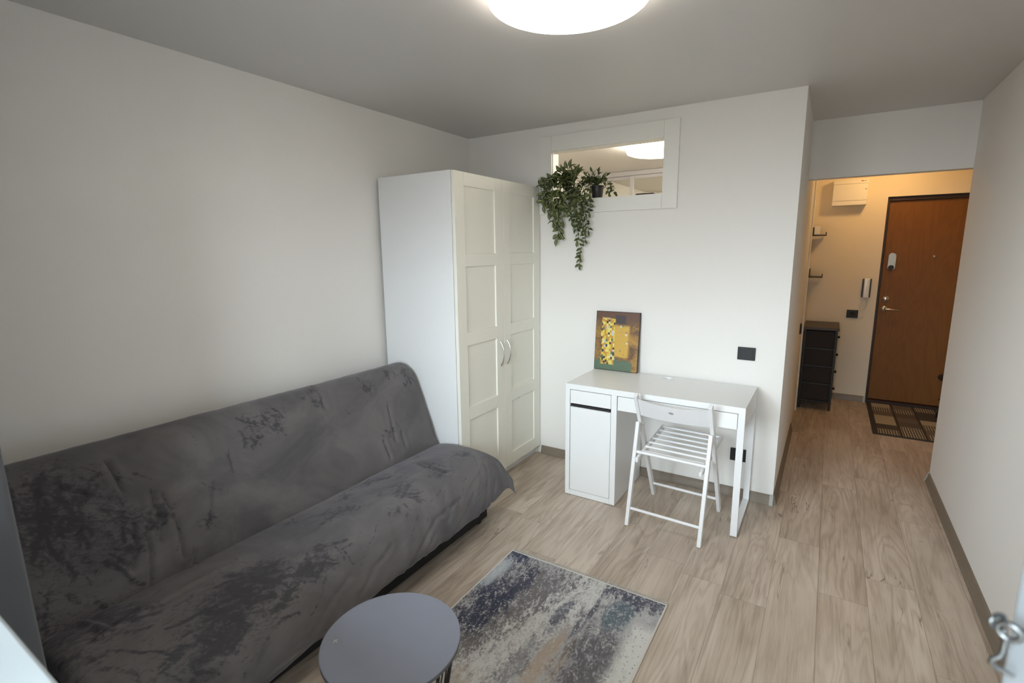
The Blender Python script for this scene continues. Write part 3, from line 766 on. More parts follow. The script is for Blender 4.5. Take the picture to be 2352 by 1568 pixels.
# ------------------------------------------------------------------ sockets and switches
def wall_plate(name, label, cen, n, w=.096, h=.080, socket=True, ins=.066):
    """n = direction into the room ('-y' or '+x')"""
    t = thing(name, label, 'wall socket' if socket else 'light switch', cen, 0 if n == '-y' else R(90))
    lpart(MB().box((-w / 2, -.010, -h / 2), (w / 2, -.0008, h / 2), .003, 3), 'frame', M['plastic_black'], t)
    i = lpart(MB().box((-ins / 2, -.0125, -ins / 2 * h / w * 1.15), (ins / 2, -.0102, ins / 2 * h / w * 1.15), .0008), 'insert', M['plastic_black'], t)
    if socket:
        lpart(MB().lathe([(.0, -.0004), (.0185, -.0004), (.0195, .0004), (.0215, .0004), (.0215, -.001)], (0, -.0132, 0), 32, 'Y'), 'socket_well', M['dark_gap'], i)
    t['group'] = 'black wall plates and sockets'
    return t
wall_plate('wall_plate', 'black wall plate above the right end of the desk', (2.0815, 0, .944), '-y', .100, .080, False)
wall_plate('wall_socket', 'black wall socket low behind the desk leg', (2.078, 0, .286), '-y', .097, .082)
wall_plate('wall_socket', 'black wall socket on the hall wall under the intercom', (2.705, YH, .911), '-y', .098, .082)
wall_plate('light_switch', 'black switch plate on the corridor wall, seen nearly edge on', (W, 1.775, .875), '+x', .085, .09, False)

# ------------------------------------------------------------------ sofa bed and the velvet cover thrown over it
YS0, YS1 = -2.93, -1.072
sf = thing('sofa_bed', 'black based sofa bed along the left wall under the grey velvet cover', 'sofa', (.45, -2.0, 0))
part(MB().box((.12, YS0 + .03, .016), (.858, YS1 + .012, .250), .006), 'base_box', M['sofa_base'], sf)
part(MB().box((.14, YS0 + .02, .262), (.925, YS1 - .012, .375), .035, 4), 'seat_cushion', M['sofa_base'], sf)
part(MB().prism([(.125, .74), (.135, .82), (.165, .850), (.205, .855), (.245, .842), (.275, .80), (.320, .70), (.375, .56), (.425, .43), (.425, .39), (.30, .39)], YS0 + .02, YS1 - .012, 'Y', .01), 'backrest', M['sofa_base'], sf)
for x in (.17, .815):
    for y in (YS0 + .08, YS1 - .05):
        part(MB().lathe([(0, .0), (.034, .0), (.036, .0155), (0, .0155)], (x, y, 0), 20), 'foot', M['plastic_black'], sf)

PROF = [(.105, .70), (.108, .80), (.135, .862), (.19, .885), (.245, .872), (.30, .83), (.345, .74), (.40, .60), (.452, .455), (.466, .410), (.474, .388), (.490, .390), (.510, .405), (.60, .418), (.73, .425), (.84, .415), (.90, .395), (.945, .35), (.975, .27), (.982, .20), (.958, .145), (.945, .075)]
S0 = -.022 - .0
CRE = [[(-2.604, .581), (-2.644, .628), (-2.682, .698)], [(-2.613, .627), (-2.626, .712), (-2.645, .786)], [(-2.512, .599), (-2.515, .676), (-2.521, .734)], [(-2.341, .518), (-2.366, .592), (-2.41, .683)], [(-2.689, .435), (-2.748, .473), (-2.806, .515)], [(-2.559, .465), (-2.567, .522)], [(-2.528, .487), (-2.52, .543)], [(-2.581, .546), (-2.529, .577)], [(-1.34, .462), (-1.362, .654)], [(-1.721, .214), (-1.74, .348)], [(-1.447, .252), (-1.416, .346)], [(-2.661, .31), (-2.645, .42)], [(-2.553, .58), (-2.58, .644)], [(-2.251, .428), (-2.252, .495)], [(-1.377, .941), (-1.41, 1.08), (-1.394, 1.156)], [(-1.863, 1.464), (-1.645, 1.335), (-1.432, 1.318)], [(-2.121, 1.422), (-2.04, 1.355), (-1.926, 1.32)], [(-1.55, 1.46), (-1.462, 1.423), (-1.329, 1.339)], [(-1.509, 1.33), (-1.561, 1.375)], [(-1.443, .637), (-1.431, .731)], [(-1.303, .63), (-1.301, .711)], [(-2.48, .741), (-2.502, .80)], [(-2.642, .538), (-2.654, .615)], [(-2.825, .329), (-2.747, .393)], [(-2.862, .99), (-2.617, .967), (-2.406, .98)], [(-2.934, .80), (-2.856, .83), (-2.832, .967)],
       [(-1.30, 1.46), (-1.20, 1.33), (-1.15, 1.24)], [(-1.75, 1.47), (-1.68, 1.40)], [(-2.38, 1.46), (-2.25, 1.36), (-2.16, 1.33)], [(-2.62, 1.46), (-2.52, 1.37)], [(-1.20, 1.44), (-1.13, 1.34)]]
SMU = [(-2.137, .354, .121), (-2.021, .325, .076), (-2.555, .561, .097), (-2.804, .338, .212), (-2.855, .454, .182), (-1.339, 1.112, .079), (-1.188, 1.163, .073), (-1.151, 1.214, .061), (-1.641, 1.138, .136), (-1.612, .976, .091), (-1.713, .941, .076), (-2.457, 1.148, .182), (-2.389, 1.173, .106), (-2.577, 1.17, .182), (-2.213, 1.285, .121), (-2.281, 1.281, .091), (-1.817, 1.284, .067), (-2.811, .873, .212), (-2.904, 1.021, .242), (-1.236, .282, .076), (-1.104, .322, .076), (-1.122, .391, .061), (-1.771, .266, .076), (-1.764, .342, .055), (-2.004, .396, .061), (-1.416, .346, .061), (-1.375, .634, .055), (-2.121, .422, .055), (-2.678, .521, .091), (-2.668, .641, .091), (-1.701, 1.227, .067), (-1.44, 1.211, .091), (-1.948, 1.113, .091), (-1.853, .975, .091), (-2.103, .928, .076), (-1.312, .931, .048), (-2.428, 1.315, .121), (-2.583, 1.305, .121), (-2.726, 1.289, .152), (-2.189, 1.212, .045), (-1.667, 1.28, .061), (-1.994, 1.054, .106), (-2.402, .669, .061), (-2.845, .609, .182)]
def catmull(P, per=14):
    P = [Vector((p[0], 0, p[1])) for p in P]; out = []
    for i in range(len(P) - 1):
        p0 = P[max(i - 1, 0)]; p1 = P[i]; p2 = P[i + 1]; p3 = P[min(i + 2, len(P) - 1)]
        for k in range(per):
            t = k / per
            out.append(.5 * ((2 * p1) + (p2 - p0) * t + (2 * p0 - 5 * p1 + 4 * p2 - p3) * t * t + (3 * p1 - p0 - 3 * p2 + p3) * t ** 3))
    out.append(P[-1]); return out
cur = catmull(PROF); cl = [0.0]
for a_, b_ in zip(cur, cur[1:]): cl.append(cl[-1] + (b_ - a_).length)
TOT = cl[-1]
def at(s):
    s = min(max(s, 0), TOT); lo, hi = 0, len(cl) - 1
    while hi - lo > 1:
        m = (lo + hi) // 2
        if cl[m] <= s: lo = m
        else: hi = m
    f = (s - cl[lo]) / max(1e-9, cl[hi] - cl[lo]); p = cur[lo].lerp(cur[hi], f); t = (cur[hi] - cur[lo]).normalized()
    return p, Vector((-t.z, 0, t.x)) if False else Vector((t.z * -1, 0, t.x))
def segd(p, a, b):
    ab = (b[0] - a[0], b[1] - a[1]); l2 = ab[0] ** 2 + ab[1] ** 2; t = max(0, min(1, ((p[0] - a[0]) * ab[0] + (p[1] - a[1]) * ab[1]) / l2))
    return math.hypot(p[0] - a[0] - ab[0] * t, p[1] - a[1] - ab[1] * t)
SHIFT = TOT - 1.497 - .075 - .006
NU, NV = 480, 290; FL = .10
th_ = MB(); lay = th_.b.verts.layers.float.new('pile'); uvl = th_.b.loops.layers.uv.new('UVMap')
V = []
span = (YS1 - YS0) + 2 * FL
# brushed pile marks in short strokes, plus shade painted along the creases
PILE_SHADE = [[0.0] * (NV + 1) for _ in range(NU + 1)]; rs = random.Random(21)
def stroke(u, q, ang, ln, wd, k):
    pts = []; a = ang
    for n_ in range(5): pts.append((u, q)); u += math.cos(a) * ln / 4; q += math.sin(a) * ln / 4; a += rs.uniform(-.35, .35)
    us = [p[0] for p in pts]; qs = [p[1] + SHIFT for p in pts]; mg = wd * 2.2
    for i in range(max(0, int((min(us) - mg - YS0 + FL) / span * NU)), min(NU, int((max(us) + mg - YS0 + FL) / span * NU) + 1) + 1):
        uu = YS0 - FL + span * i / NU
        for j in range(max(0, int((min(qs) - mg) / TOT * NV)), min(NV, int((max(qs) + mg) / TOT * NV) + 2) + 1):
            d_ = min(segd((uu, TOT * j / NV - SHIFT), a_, b_) for a_, b_ in zip(pts, pts[1:]))
            m_ = k * math.exp(-(d_ / wd) ** 2)
            if m_ > PILE_SHADE[i][j]: PILE_SHADE[i][j] = m_
for sx, sy, sr in SMU:
    back = sy < .73; a0_ = rs.uniform(-.6, .6) + (math.pi / 2 if back else rs.choice((.35, .0, 2.6)))
    for n_ in range(int(4 + sr * 42)):
        stroke(sx + rs.gauss(0, sr * .42), sy + rs.gauss(0, sr * .34), a0_ + rs.gauss(0, .45), rs.uniform(.2, .75) * sr, rs.uniform(.003, .008) * (1 + sr * 3), rs.uniform(.2, .65))
for n_ in range(120):
    uu, qq = rs.uniform(YS0, YS1), rs.uniform(.15, 1.42)
    stroke(uu, qq, (math.pi / 2 if qq < .73 else rs.choice((.3, 1.2, 2.5))) + rs.gauss(0, .5), rs.uniform(.02, .08), rs.uniform(.0025, .006), rs.uniform(.2, .6))
for sx, sy, sr in SMU:
    for i in range(max(0, int((sx - sr * 1.6 - YS0 + FL) / span * NU)), min(NU, int((sx + sr * 1.6 - YS0 + FL) / span * NU)) + 1):
        for j in range(max(0, int((sy + SHIFT - sr * 1.6) / TOT * NV)), min(NV, int((sy + SHIFT + sr * 1.6) / TOT * NV)) + 1):
            du = YS0 - FL + span * i / NU - sx; dq = TOT * j / NV - SHIFT - sy
            PILE_SHADE[i][j] = min(1.0, PILE_SHADE[i][j] + .42 * math.exp(-1.6 * (du * du + dq * dq * 1.6) / (sr * sr)))
for c in CRE:  # crease shade drawn into the colour as dark strokes
    for a_, b_ in zip(c, c[1:]): stroke(a_[0], a_[1], math.atan2(b_[1] - a_[1], b_[0] - a_[0]), math.hypot(b_[0] - a_[0], b_[1] - a_[1]), .005, .55)
for i in range(NU + 1):
    u = YS0 - FL + span * i / NU; row = []
    over = max(0, u - YS1) + max(0, YS0 - u); endsign = 1 if u > YS1 else (-1 if u < YS0 else 0)
    yb = min(max(u, YS0), YS1)
    # flap over the ends: a rounded turn
    rr = .035; ang = min(over / rr, math.pi / 2); dy = rr * math.sin(ang); dn = rr * (1 - math.cos(ang)) + max(0, over - rr * math.pi / 2)
    for j in range(NV + 1):
        hem = .010 * noise.noise((u * 2.2, 3.3, 0)) + .006 * noise.noise((u * 7, 1.3, 0))
        cut = .0 if u < -2.6 else (.055 * (u + 2.6) / .65 if u < -1.95 else (.055 if u < -1.4 else .055 + .035 * (u + 1.4) / .3))
        s = (TOT - .050 + hem - cut) * j / NV
        p, nrm = at(s)
        if nrm.x < 0 and s > .3: nrm = -nrm
        q = (u, s - SHIFT)
        # soft undulation, creases
        d = .0032 * noise.noise((u * 3.0, s * 3.0, 1.0)) + .0022 * noise.noise((u * 9.0, s * 7.0, 2.0)) + .0010 * noise.noise((u * 26.0, s * 20.0, 4.0))
        edge = min(1.0, max(0.0, (s - 1.15) / .25))
        d += edge * (.010 * noise.noise((u * 6.5 + s * 3.2, s * 1.4, 7.0)) + .005 * noise.noise((u * 17 + s * 6, s * 2, 9.0)))
        if .66 < s < .86: d *= .35
        for c in CRE:
            if abs(c[0][0] - u) > .45 or abs(c[0][1] - q[1]) > .4: continue
            dd = min(segd(q, a_, b_) for a_, b_ in zip(c, c[1:]))
            if dd < .06: ka = 1.0 if s < 1.2 else .5; d += ka * (-.0075 * math.exp(-(dd / (.0085 + .006 * (1 - ka))) ** 2) + .0035 * math.exp(-((dd - .022) / .014) ** 2))
        if s < .35: d = max(d, -.004)
        seat = s > .80
        base = Vector((p.x, yb, p.z)) + nrm * d
        if endsign:
            if seat:
                hang = dn * (1.25 if s > 1.05 else .75)
                base += Vector((0, endsign * min(dy, .032), 0)) + Vector((0, 0, -min(hang, .10)))
                if endsign > 0:
                    k = max(0, min(1, (s - 1.18) / .22)); w_ = min(1, over / FL)
                    base += Vector((.040 * k * w_, .030 * k * w_, .060 * k * w_ + .012 * math.sin(s * 60) * k * w_))
            else:
                base += Vector((0, endsign * min(dy, .030), 0)) - nrm * min(dn, .06)
        v = th_.b.verts.new(base)
        v[lay] = PILE_SHADE[i][j]; row.append((v, u, s))
    V.append(row)
for i in range(NU):
    for j in range(NV):
        q4 = (V[i][j], V[i][j + 1], V[i + 1][j + 1], V[i + 1][j]); f = th_.b.faces.new([k[0] for k in q4])
        for l, k in zip(f.loops, q4): l[uvl].uv = (k[1], k[2])
tw = th_.obj('velvet_throw', M['velvet'], None, 180)
tag(tw, 'crumpled dark grey velvet cover draped over the whole sofa', 'throw')
sm = tw.modifiers.new('thickness', 'SOLIDIFY'); sm.thickness = .004; sm.offset = 1

# ------------------------------------------------------------------ rug
rg = thing('rug', 'abstract grey, navy and cream rug on the laminate in front of the sofa', 'rug', ((RUG[0] + RUG[2]) / 2, (RUG[1] + RUG[3]) / 2, 0))
part(MB().box((RUG[0] + .006, RUG[1], .0005), (RUG[2] - .006, RUG[3], .008), .002), 'pile', M['rug'], rg)
for x in (RUG[0] + .003, RUG[2] - .003):
    part(MB().tube([(x, RUG[1] + (RUG[3] - RUG[1]) * k / 30, .0052 + .0006 * math.sin(k * 2.2)) for k in range(31)], .0042, 8), 'side_binding', M['fringe'], rg)
for y, sg in ((RUG[3], 1), (RUG[1], -1)):
    part(MB().box((RUG[0], y - .004 + (.004 if sg > 0 else 0), .0006), (RUG[2], y + .004 * sg + (.004 if sg > 0 else 0), .0078), .002), 'end_binding', M['fringe'], rg)
    fr = MB(); random.seed(3)
    for k in range(270):
        x = RUG[0] + .002 + (RUG[2] - RUG[0] - .004) * k / 269; ln_ = .020 + random.random() * .008; sx = random.uniform(-.006, .006)
        yy = y + sg * .006
        fr.tube([(x, yy, .003), (x + sx * .4, yy + sg * ln_ * .5, .0022 + random.random() * .002), (x + sx, yy + sg * ln_, .0012 + random.random() * .002)], .0011, 4)
    part(fr, 'fringe', M['fringe'], rg)['kind'] = 'stuff'

# ------------------------------------------------------------------ side table with a black wire base
TC = (1.4335, -2.3885, .0082); TR = .209; TZ = .42
tb = thing('side_table', 'round grey-blue side table on a black zigzag wire base standing on the rug edge', 'table', TC)
tm = NT('grey_blue_top_with_scuff'); x_, y_, z_ = tm.sep(tm.objc())
dd = tm.math('SQRT', tm.add(tm.math('POWER', tm.add(x_, .137), 2.0), tm.math('POWER', tm.add(y_, .098), 2.0)))
ang = tm.math('ARCTAN2', tm.add(y_, .098), tm.add(x_, .137))
rad = tm.add(.0042, tm.mul(.0042, tm.math('COSINE', tm.mul(ang, 4.0))))
sc_ = tm.step(.002, -.002, tm.sub(dd, rad)); n_ = tm.noise(tm.objc(), 20, 3)
cc = tm.mix(n_, (.205, .217, .268), (.222, .236, .288)); cc = tm.mix(tm.mul(tm.step(.022, .008, dd), .35), cc, (.20, .195, .20)); cc = tm.mix(tm.mul(sc_, .8), cc, (.50, .49, .46))
tm.bsdf(cc, .42)
zt = TZ - TC[2]
top = lpart(MB().lathe([(0, zt), (TR - .0012, zt), (TR, zt - .0012), (TR, zt - .003), (TR - .0005, zt - .0032), (0, zt - .0032)], (0, 0, 0), 96), 'tabletop', tm.m, tb)
lpart(MB().lathe([(0, zt - .0033), (TR - .0005, zt - .0033), (TR, zt - .004), (TR, zt - .0145), (TR - .001, zt - .0155), (0, zt - .0155)], (0, 0, 0), 96), 'edge_band', M['table_edge'], tb)
rt, rb = .192, .128; zz = zt - .019
def circ(r, z, n=64): return [(r * math.cos(2 * math.pi * k / n), r * math.sin(2 * math.pi * k / n), z) for k in range(n)]
lpart(MB().tube(circ(rt, zz), .003, 8, closed=True), 'top_ring', M['black_metal'], tb)
lpart(MB().tube(circ(rb, .0035), .003, 8, closed=True), 'bottom_ring', M['black_metal'], tb)
NW = 18
for k in range(NW):
    a = 2 * math.pi * k / NW; b_ = a + 2 * math.pi * .5 / NW; c_ = a + 2 * math.pi / NW
    P3 = lambda r, an, z: (r * math.cos(an), r * math.sin(an), z)
    lpart(MB().tube([P3(rt, a - .02, zz), P3(rb, b_, .0045), P3(rt, c_ - .05, zz)], .0027, 8), 'wire', M['black_metal'], tb)

# ------------------------------------------------------------------ trailing plants in the opening
def leaf(mb, uvl, base, d, up, ln, wd, curl=.25):
    d = d.normalized(); sd = d.cross(up); sd = sd.normalized() if sd.length > 1e-4 else Vector((1, 0, 0)); nn = sd.cross(d).normalized()
    NS = 6; rows = []
    for i in range(NS + 1):
        t = i / NS; wdt = wd * (math.sin(math.pi * min(1, t * .94 + .05)) ** .8) * (1 - .25 * t)
        if i == NS: wdt = .0004
        c = base + d * (ln * t) + nn * (-curl * ln * t * t + .06 * ln * math.sin(t * 3))
        rows.append([(mb.b.verts.new(c + sd * (wdt * k) + nn * (abs(k) * wdt * .45)), .5 + k * .5, t) for k in (-1, -.5, 0, .5, 1)])
    for r0, r1 in zip(rows, rows[1:]):
        for k in range(4):
            q = (r0[k], r0[k + 1], r1[k + 1], r1[k]); f = mb.b.faces.new([z[0] for z in q])
            for l, z in zip(f.loops, q): l[uvl].uv = (z[1], z[2])
def pot(t, r0, r1, h):
    p = lpart(MB().lathe([(0, 0), (r0, 0), (r0 + .002, .003), (r1 - .002, h - .012), (r1 + .003, h - .011), (r1 + .003, h), (r1 - .002, h), (r0 - .001, .010), (0, .010)], (0, 0, 0), 40), 'pot', M['pot'], t)
    lpart(MB().lathe([(0, h - .018), (r1 - .004, h - .020), (r1 - .005, h - .026), (0, h - .026)], (0, 0, 0), 24), 'soil', M['soil'], t)
def smooth_path(pts, per=8):
    P = [Vector(p) for p in pts]; out = []
    for i in range(len(P) - 1):
        p0 = P[max(i - 1, 0)]; p1 = P[i]; p2 = P[i + 1]; p3 = P[min(i + 2, len(P) - 1)]
        for k in range(per):
            t = k / per; out.append(.5 * ((2 * p1) + (p2 - p0) * t + (2 * p0 - 5 * p1 + 4 * p2 - p3) * t * t + (3 * p1 - p0 - 3 * p2 + p3) * t ** 3))
    out.append(P[-1]); return out
def plant(name, label, loc, vines, lmat, size, gap, potdim, seed):
    rnd = random.Random(seed); t = thing(name, label, 'plant', loc, 0, 'trailing plants in the high opening'); pot(t, *potdim); L0 = Vector(loc)
    lm = MB(); uvl = lm.b.loops.layers.uv.new('UVMap'); stm = MB()
    for v in vines:
        path = smooth_path([Vector(p) - L0 for p in v]); 
        path = [p + Vector((rnd.uniform(-.0015, .0015),) * 3) for p in path]
        stm.tube(path, .0016, 6); acc = 0; nxt = gap * .6; side = 1
        for i in range(1, len(path)):
            dlt = path[i] - path[i - 1]; acc += dlt.length
            while acc >= nxt:
                nxt += gap * rnd.uniform(.75, 1.25); side = -side
                dd = dlt.normalized(); lat = dd.cross(Vector((0, -1, .25)));
                lat = lat.normalized() if lat.length > .01 else Vector((1, 0, 0))
                out = Vector((0, -1, .15)).normalized() if path[i].z + L0.z < 1.99 else Vector((rnd.uniform(-.5, .5), rnd.uniform(-.8, .2), 1)).normalized()
                dr = dd * rnd.uniform(-.1, .9) + lat * side * rnd.uniform(.2, 1.0) + out * rnd.uniform(.1, .9)
                s = size * rnd.uniform(.55, 1.2)
                if path[i].x + L0.x + dr.normalized().x * s < .655 and path[i].z + L0.z < 2.04: continue
                upv = (out + Vector((0, 0, .3)) + lat * rnd.uniform(-.9, .9)).normalized()
                leaf(lm, uvl, path[i], dr, upv, s, s * rnd.uniform(.27, .36), rnd.uniform(.1, .4))
        dd = (path[-1] - path[-3]).normalized(); leaf(lm, uvl, path[-1], dd + Vector((0, -.2, 0)), Vector((0, -1, .2)), size, size * .27)
    for bm_ in (stm.b, lm.b):
        for v in bm_.verts:
            c = v.co + L0
            if c.z < OZ0 + .006 and c.y > -.0235 and c.y < .02: c.y = -.0235 - rnd.random() * .002
            elif c.z < OZ0 + .006: c.z = OZ0 + .006 if c.y >= .02 else c.z
            if c.x < OX0 + .006 and c.y > -.0235: c.y = -.0235 - rnd.random() * .002
            v.co = c - L0
    stm.soft = lm.soft = True
    lpart(stm, 'stems', M['stem'], t); o = lpart(lm, 'foliage', M[lmat], t, 180)
    return t
ZS = OZ0 + .0045
rv = random.Random(11)
V1 = []
for (ex, ez, oy) in ((.66, 1.975, -.06), (.70, 1.90, -.075), (.735, 1.93, -.09), (.745, 1.85, -.07), (.775, 1.78, -.065), (.80, 1.665, -.055), (.815, 1.74, -.06), (.84, 1.79, -.06), (.86, 1.86, -.075), (.895, 1.90, -.08), (.82, 1.86, -.11), (.77, 1.90, -.10), (.93, 1.93, -.09), (.70, 1.95, -.10), (.85, 1.93, -.12)):
    sx = .86 + (ex - .82) * .25; top = 2.06 + rv.uniform(-.01, .05)
    V1.append([(sx, .045, ZS + .085), (sx + (ex - sx) * .25, .025, top), (sx + (ex - sx) * .6, -.035, top - .02), (ex + rv.uniform(-.015, .015), oy, (top + ez) / 2 + .01), (ex + rv.uniform(-.012, .012), oy * .9, ez + .06), (ex, oy * .72, ez)])
for (ex, ey, ez) in ((.79, .02, 2.13), (.83, .05, 2.155), (.87, .0, 2.15), (.90, .06, 2.125), (.93, .02, 2.11), (.80, -.04, 2.09), (.85, -.05, 2.12), (.91, -.05, 2.08), (.76, .0, 2.07)):
    V1.append([(.86, .045, ZS + .085), ((.86 + ex) / 2, (.045 + ey) / 2, 2.07), (ex, ey, ez)])
plant('potted_plant', 'trailing plant with large light-striped leaves at the left of the high opening', (.86, .048, ZS), V1, 'leaf_striped', .057, .023, (.038, .050, .085), 5)
V2 = []
for pts in ([(1.00, -.06, 2.02), (.975, -.085, 1.93), (.945, -.07, 1.86), (.955, -.06, 1.78), (.945, -.05, 1.73)],
            [(1.02, -.06, 2.02), (1.00, -.08, 1.93), (.99, -.065, 1.85), (.985, -.055, 1.76), (1.01, -.05, 1.70), (1.015, -.045, 1.65), (.985, -.042, 1.60), (.978, -.04, 1.54), (.975, -.04, 1.475)],
            [(1.04, -.06, 2.01), (1.035, -.085, 1.93), (1.02, -.07, 1.86), (1.03, -.06, 1.80), (1.045, -.05, 1.71)],
            [(1.05, -.06, 2.01), (1.06, -.08, 1.93), (1.055, -.065, 1.87), (1.05, -.06, 1.83)],
            [(.99, -.06, 2.03), (.95, -.09, 1.95), (.915, -.075, 1.87), (.91, -.06, 1.80), (.915, -.05, 1.775)],
            [(1.01, -.06, 2.02), (.97, -.09, 1.92), (.965, -.07, 1.82), (.97, -.055, 1.70), (.955, -.05, 1.635)],
            [(1.03, -.06, 2.02), (1.01, -.09, 1.90), (1.0, -.07, 1.80), (1.005, -.055, 1.74)],
            [(1.0, -.06, 2.03), (.98, -.10, 1.96), (.965, -.09, 1.90)], [(.98, -.05, 2.04), (.93, -.085, 1.99), (.92, -.09, 1.93)]):
    V2.append([(1.055, .05, ZS + .085), (1.04, .0, 2.045)] + pts)
for pts in ([(1.10, .03, 2.04), (1.14, .03, 1.99), (1.15, .03, 1.96)], [(1.09, .06, 2.06), (1.125, .05, 2.08)], [(1.07, .04, 2.08), (1.07, .03, 2.105)], [(1.04, .04, 2.08), (1.03, .02, 2.11)], [(1.02, .03, 2.06), (.99, .02, 2.09)], [(1.11, .05, 2.05), (1.17, .04, 2.0), (1.19, .04, 1.965)], [(1.08, .03, 2.04), (1.13, .0, 2.03), (1.155, -.005, 2.02)], [(1.05, .02, 2.07), (1.0, -.02, 2.07)]):
    V2.append([(1.06, .05, ZS + .085)] + pts)
plant('potted_plant', 'trailing plant with small pale-edged leaves in a black pot, its longest vine reaching lowest', (1.058, .052, ZS), V2, 'leaf_small', .036, .0135, (.034, .046, .083), 9)
tag(MB().box((1.338, .030, OZ0 + .0045), (1.462, .062, OZ0 + .017), .005, 3).obj('wooden_slat', M['slat']), 'small dark red-brown slat lying on the sill of the high opening', 'ornament')

# ------------------------------------------------------------------ curtain at the left edge
cu_ = MB(); NX = 90; NZc = 24; xs0, xs1 = .16, .80
def cpt(u, v, s):
    z = .012 + (H - .05 - .012) * v; x = xs0 + (xs1 - xs0) * u
    a = 2 * math.pi * (u * 5.75 + .04 * math.sin(v * 3.0)); amp = .058 * (.75 + .25 * (1 - v)) 
    y = -3.060 + amp * math.sin(a) * (1 + .1 * math.sin(u * 9)); 
    nx, ny = -amp * math.cos(a) * 2 * math.pi * 5.75 / (xs1 - xs0), 1; l = math.hypot(nx, ny)
    return Vector((x + nx / l * s * .0012, y + ny / l * s * .0012, z))
g1 = cu_.grid(lambda u, v: cpt(u, v, -1), NX, NZc); g2 = cu_.grid(lambda u, v: cpt(u, v, 1), NX, NZc)
for i in range(NX):
    for j in (0, NZc):
        cu_.b.faces.new((g1[i][j], g1[i + 1][j], g2[i + 1][j], g2[i][j]))
for j in range(NZc):
    for i in (0, NX): cu_.b.faces.new((g1[i][j], g1[i][j + 1], g2[i][j + 1], g2[i][j]))
tag(cu_.obj('curtain', M['curtain'], None, 180), 'dark grey curtain hanging at the left edge beside the sofa end', 'curtain')
rl = thing('curtain_rail', 'white ceiling curtain rail along the window wall', 'curtain rail', (1.4, -3.03, H - .02))
part(MB().box((.02, -3.06, H - .036), (2.0, -3.00, H - .001), .003), 'rail', M['white'], rl)

# ------------------------------------------------------------------ hall furniture
cb = thing('drawer_tower', 'narrow dark four-drawer cabinet standing in the hall beside the corridor wall', 'cabinet', (2.45, 2.58, 0))
kx0, kx1, ky0, ky1 = 2.308, 2.590, 2.335, 2.825; fw = .022
for x in (kx0, kx1 - fw):
    for y in (ky0, ky1 - fw): part(MB().box((x, y, 0), (x + fw, y + fw, .795), .002), 'post', M['cab_frame'], cb)
part(MB().box((kx0 - .006, ky0 - .008, .7955), (kx1 + .010, ky1 + .008, .822), .003), 'top', M['cab_top'], cb)
zs = [.085, .262, .437, .612, .795]
for z in zs[:-1]:
    part(MB().box((kx0 + fw, ky0 + .002, z - .008), (kx1 - fw, ky0 + fw - .002, z + .008), .001), 'side_bar', M['cab_frame'], cb)
    part(MB().box((kx0 + fw, ky1 - fw + .002, z - .008), (kx1 - fw, ky1 - .002, z + .008), .001), 'side_bar', M['cab_frame'], cb)
for za, zb in zip(zs, zs[1:]):
    d = part(MB().box((kx0 + .012, ky0 + .010, za + .0085), (kx1 - .002, ky1 - .012, zb - .0105), .004), 'drawer', M['cab_fabric'], cb)
    part(MB().lathe([(0, .026), (.010, .025), (.013, .019), (.010, .010), (.005, .006), (.005, -.001)], (kx1 - .001, (ky0 + ky1) / 2, (za + zb) / 2 + .0), 20, 'X'), 'knob', M['cab_frame'], d)

def hall_shelf(label, z):
    t = thing('wall_shelf', label, 'shelf', (W, 2.74, z), 0, 'small hall shelves')
    x0 = W + .0008
    part(MB().box((x0, 2.64, z), (x0 + .010, 2.845, z + .085), .001), 'back_plate', M['shelf'], t)
    part(MB().box((x0 + .0102, 2.64, z), (x0 + .115, 2.845, z + .010), .001), 'shelf_board', M['shelf'], t)
    part(MB().box((x0 + .1152, 2.64, z), (x0 + .123, 2.845, z + .036), .001), 'front_lip', M['shelf'], t)
hall_shelf('upper small dark wall shelf in the hall, carrying a white box', 1.700)
hall_shelf('lower small dark empty wall shelf in the hall above the cabinet', 1.283)
bx = MB(); bx.box((W + .016, 2.655, 1.7105), (W + .068, 2.76, 1.795), .003)
tag(bx.obj('white_box', M['plaster_white']), 'small white box standing on the upper hall shelf', 'box')

eb = thing('fuse_box', 'white electrical panel box high on the hall wall beside the entry door', 'fuse box', (2.58, YH, 2.12))
ex0, ex1, ez0, ez1, ey0 = 2.433, 2.722, 1.990, 2.238, YH - .098
part(MB().box((ex0, ey0 + .012, ez0), (ex1, YH - .001, ez1), .006, 3), 'housing', M['plaster_white'], eb)
lid = part(MB().box((ex0 + .002, ey0, ez0 + .045), (ex1 - .002, ey0 + .0115, ez1 - .045), .003), 'cover', M['plaster_white'], eb)
part(MB().box((ex0 + .001, ey0 + .001, ez1 - .0435), (ex1 - .001, ey0 + .0118, ez1 - .002), .003), 'front_strip', M['plaster_white'], eb)
part(MB().box((ex0 + .001, ey0 + .001, ez0 + .002), (ex1 - .001, ey0 + .0118, ez0 + .0435), .003), 'front_strip', M['plaster_white'], eb)
mk = MB()
for k, (xa, wd) in enumerate(((2.660, .006), (2.668, .007), (2.677, .005))): mk.box((xa, ey0 - .0006, ez1 - .026), (xa + wd, ey0 + .0009, ez1 - .016), 0)
part(mk, 'red_print', M['red'], eb)
mk = MB()
for xa, za, wd in ((2.687, -.027, .005), (2.693, -.025, .006), (2.700, -.022, .006)): mk.box((xa, ey0 - .0006, ez1 + za), (xa + wd, ey0 + .0009, ez1 + za + .007), 0)
part(mk, 'grey_print', M['grey_print'], eb)
part(MB().lathe([(0, .003), (.005, .003), (.006, -.001)], (ex1 - .018, ey0 - .001, ez1 - .098), 16, 'Y'), 'latch', M['grey_print'], lid)

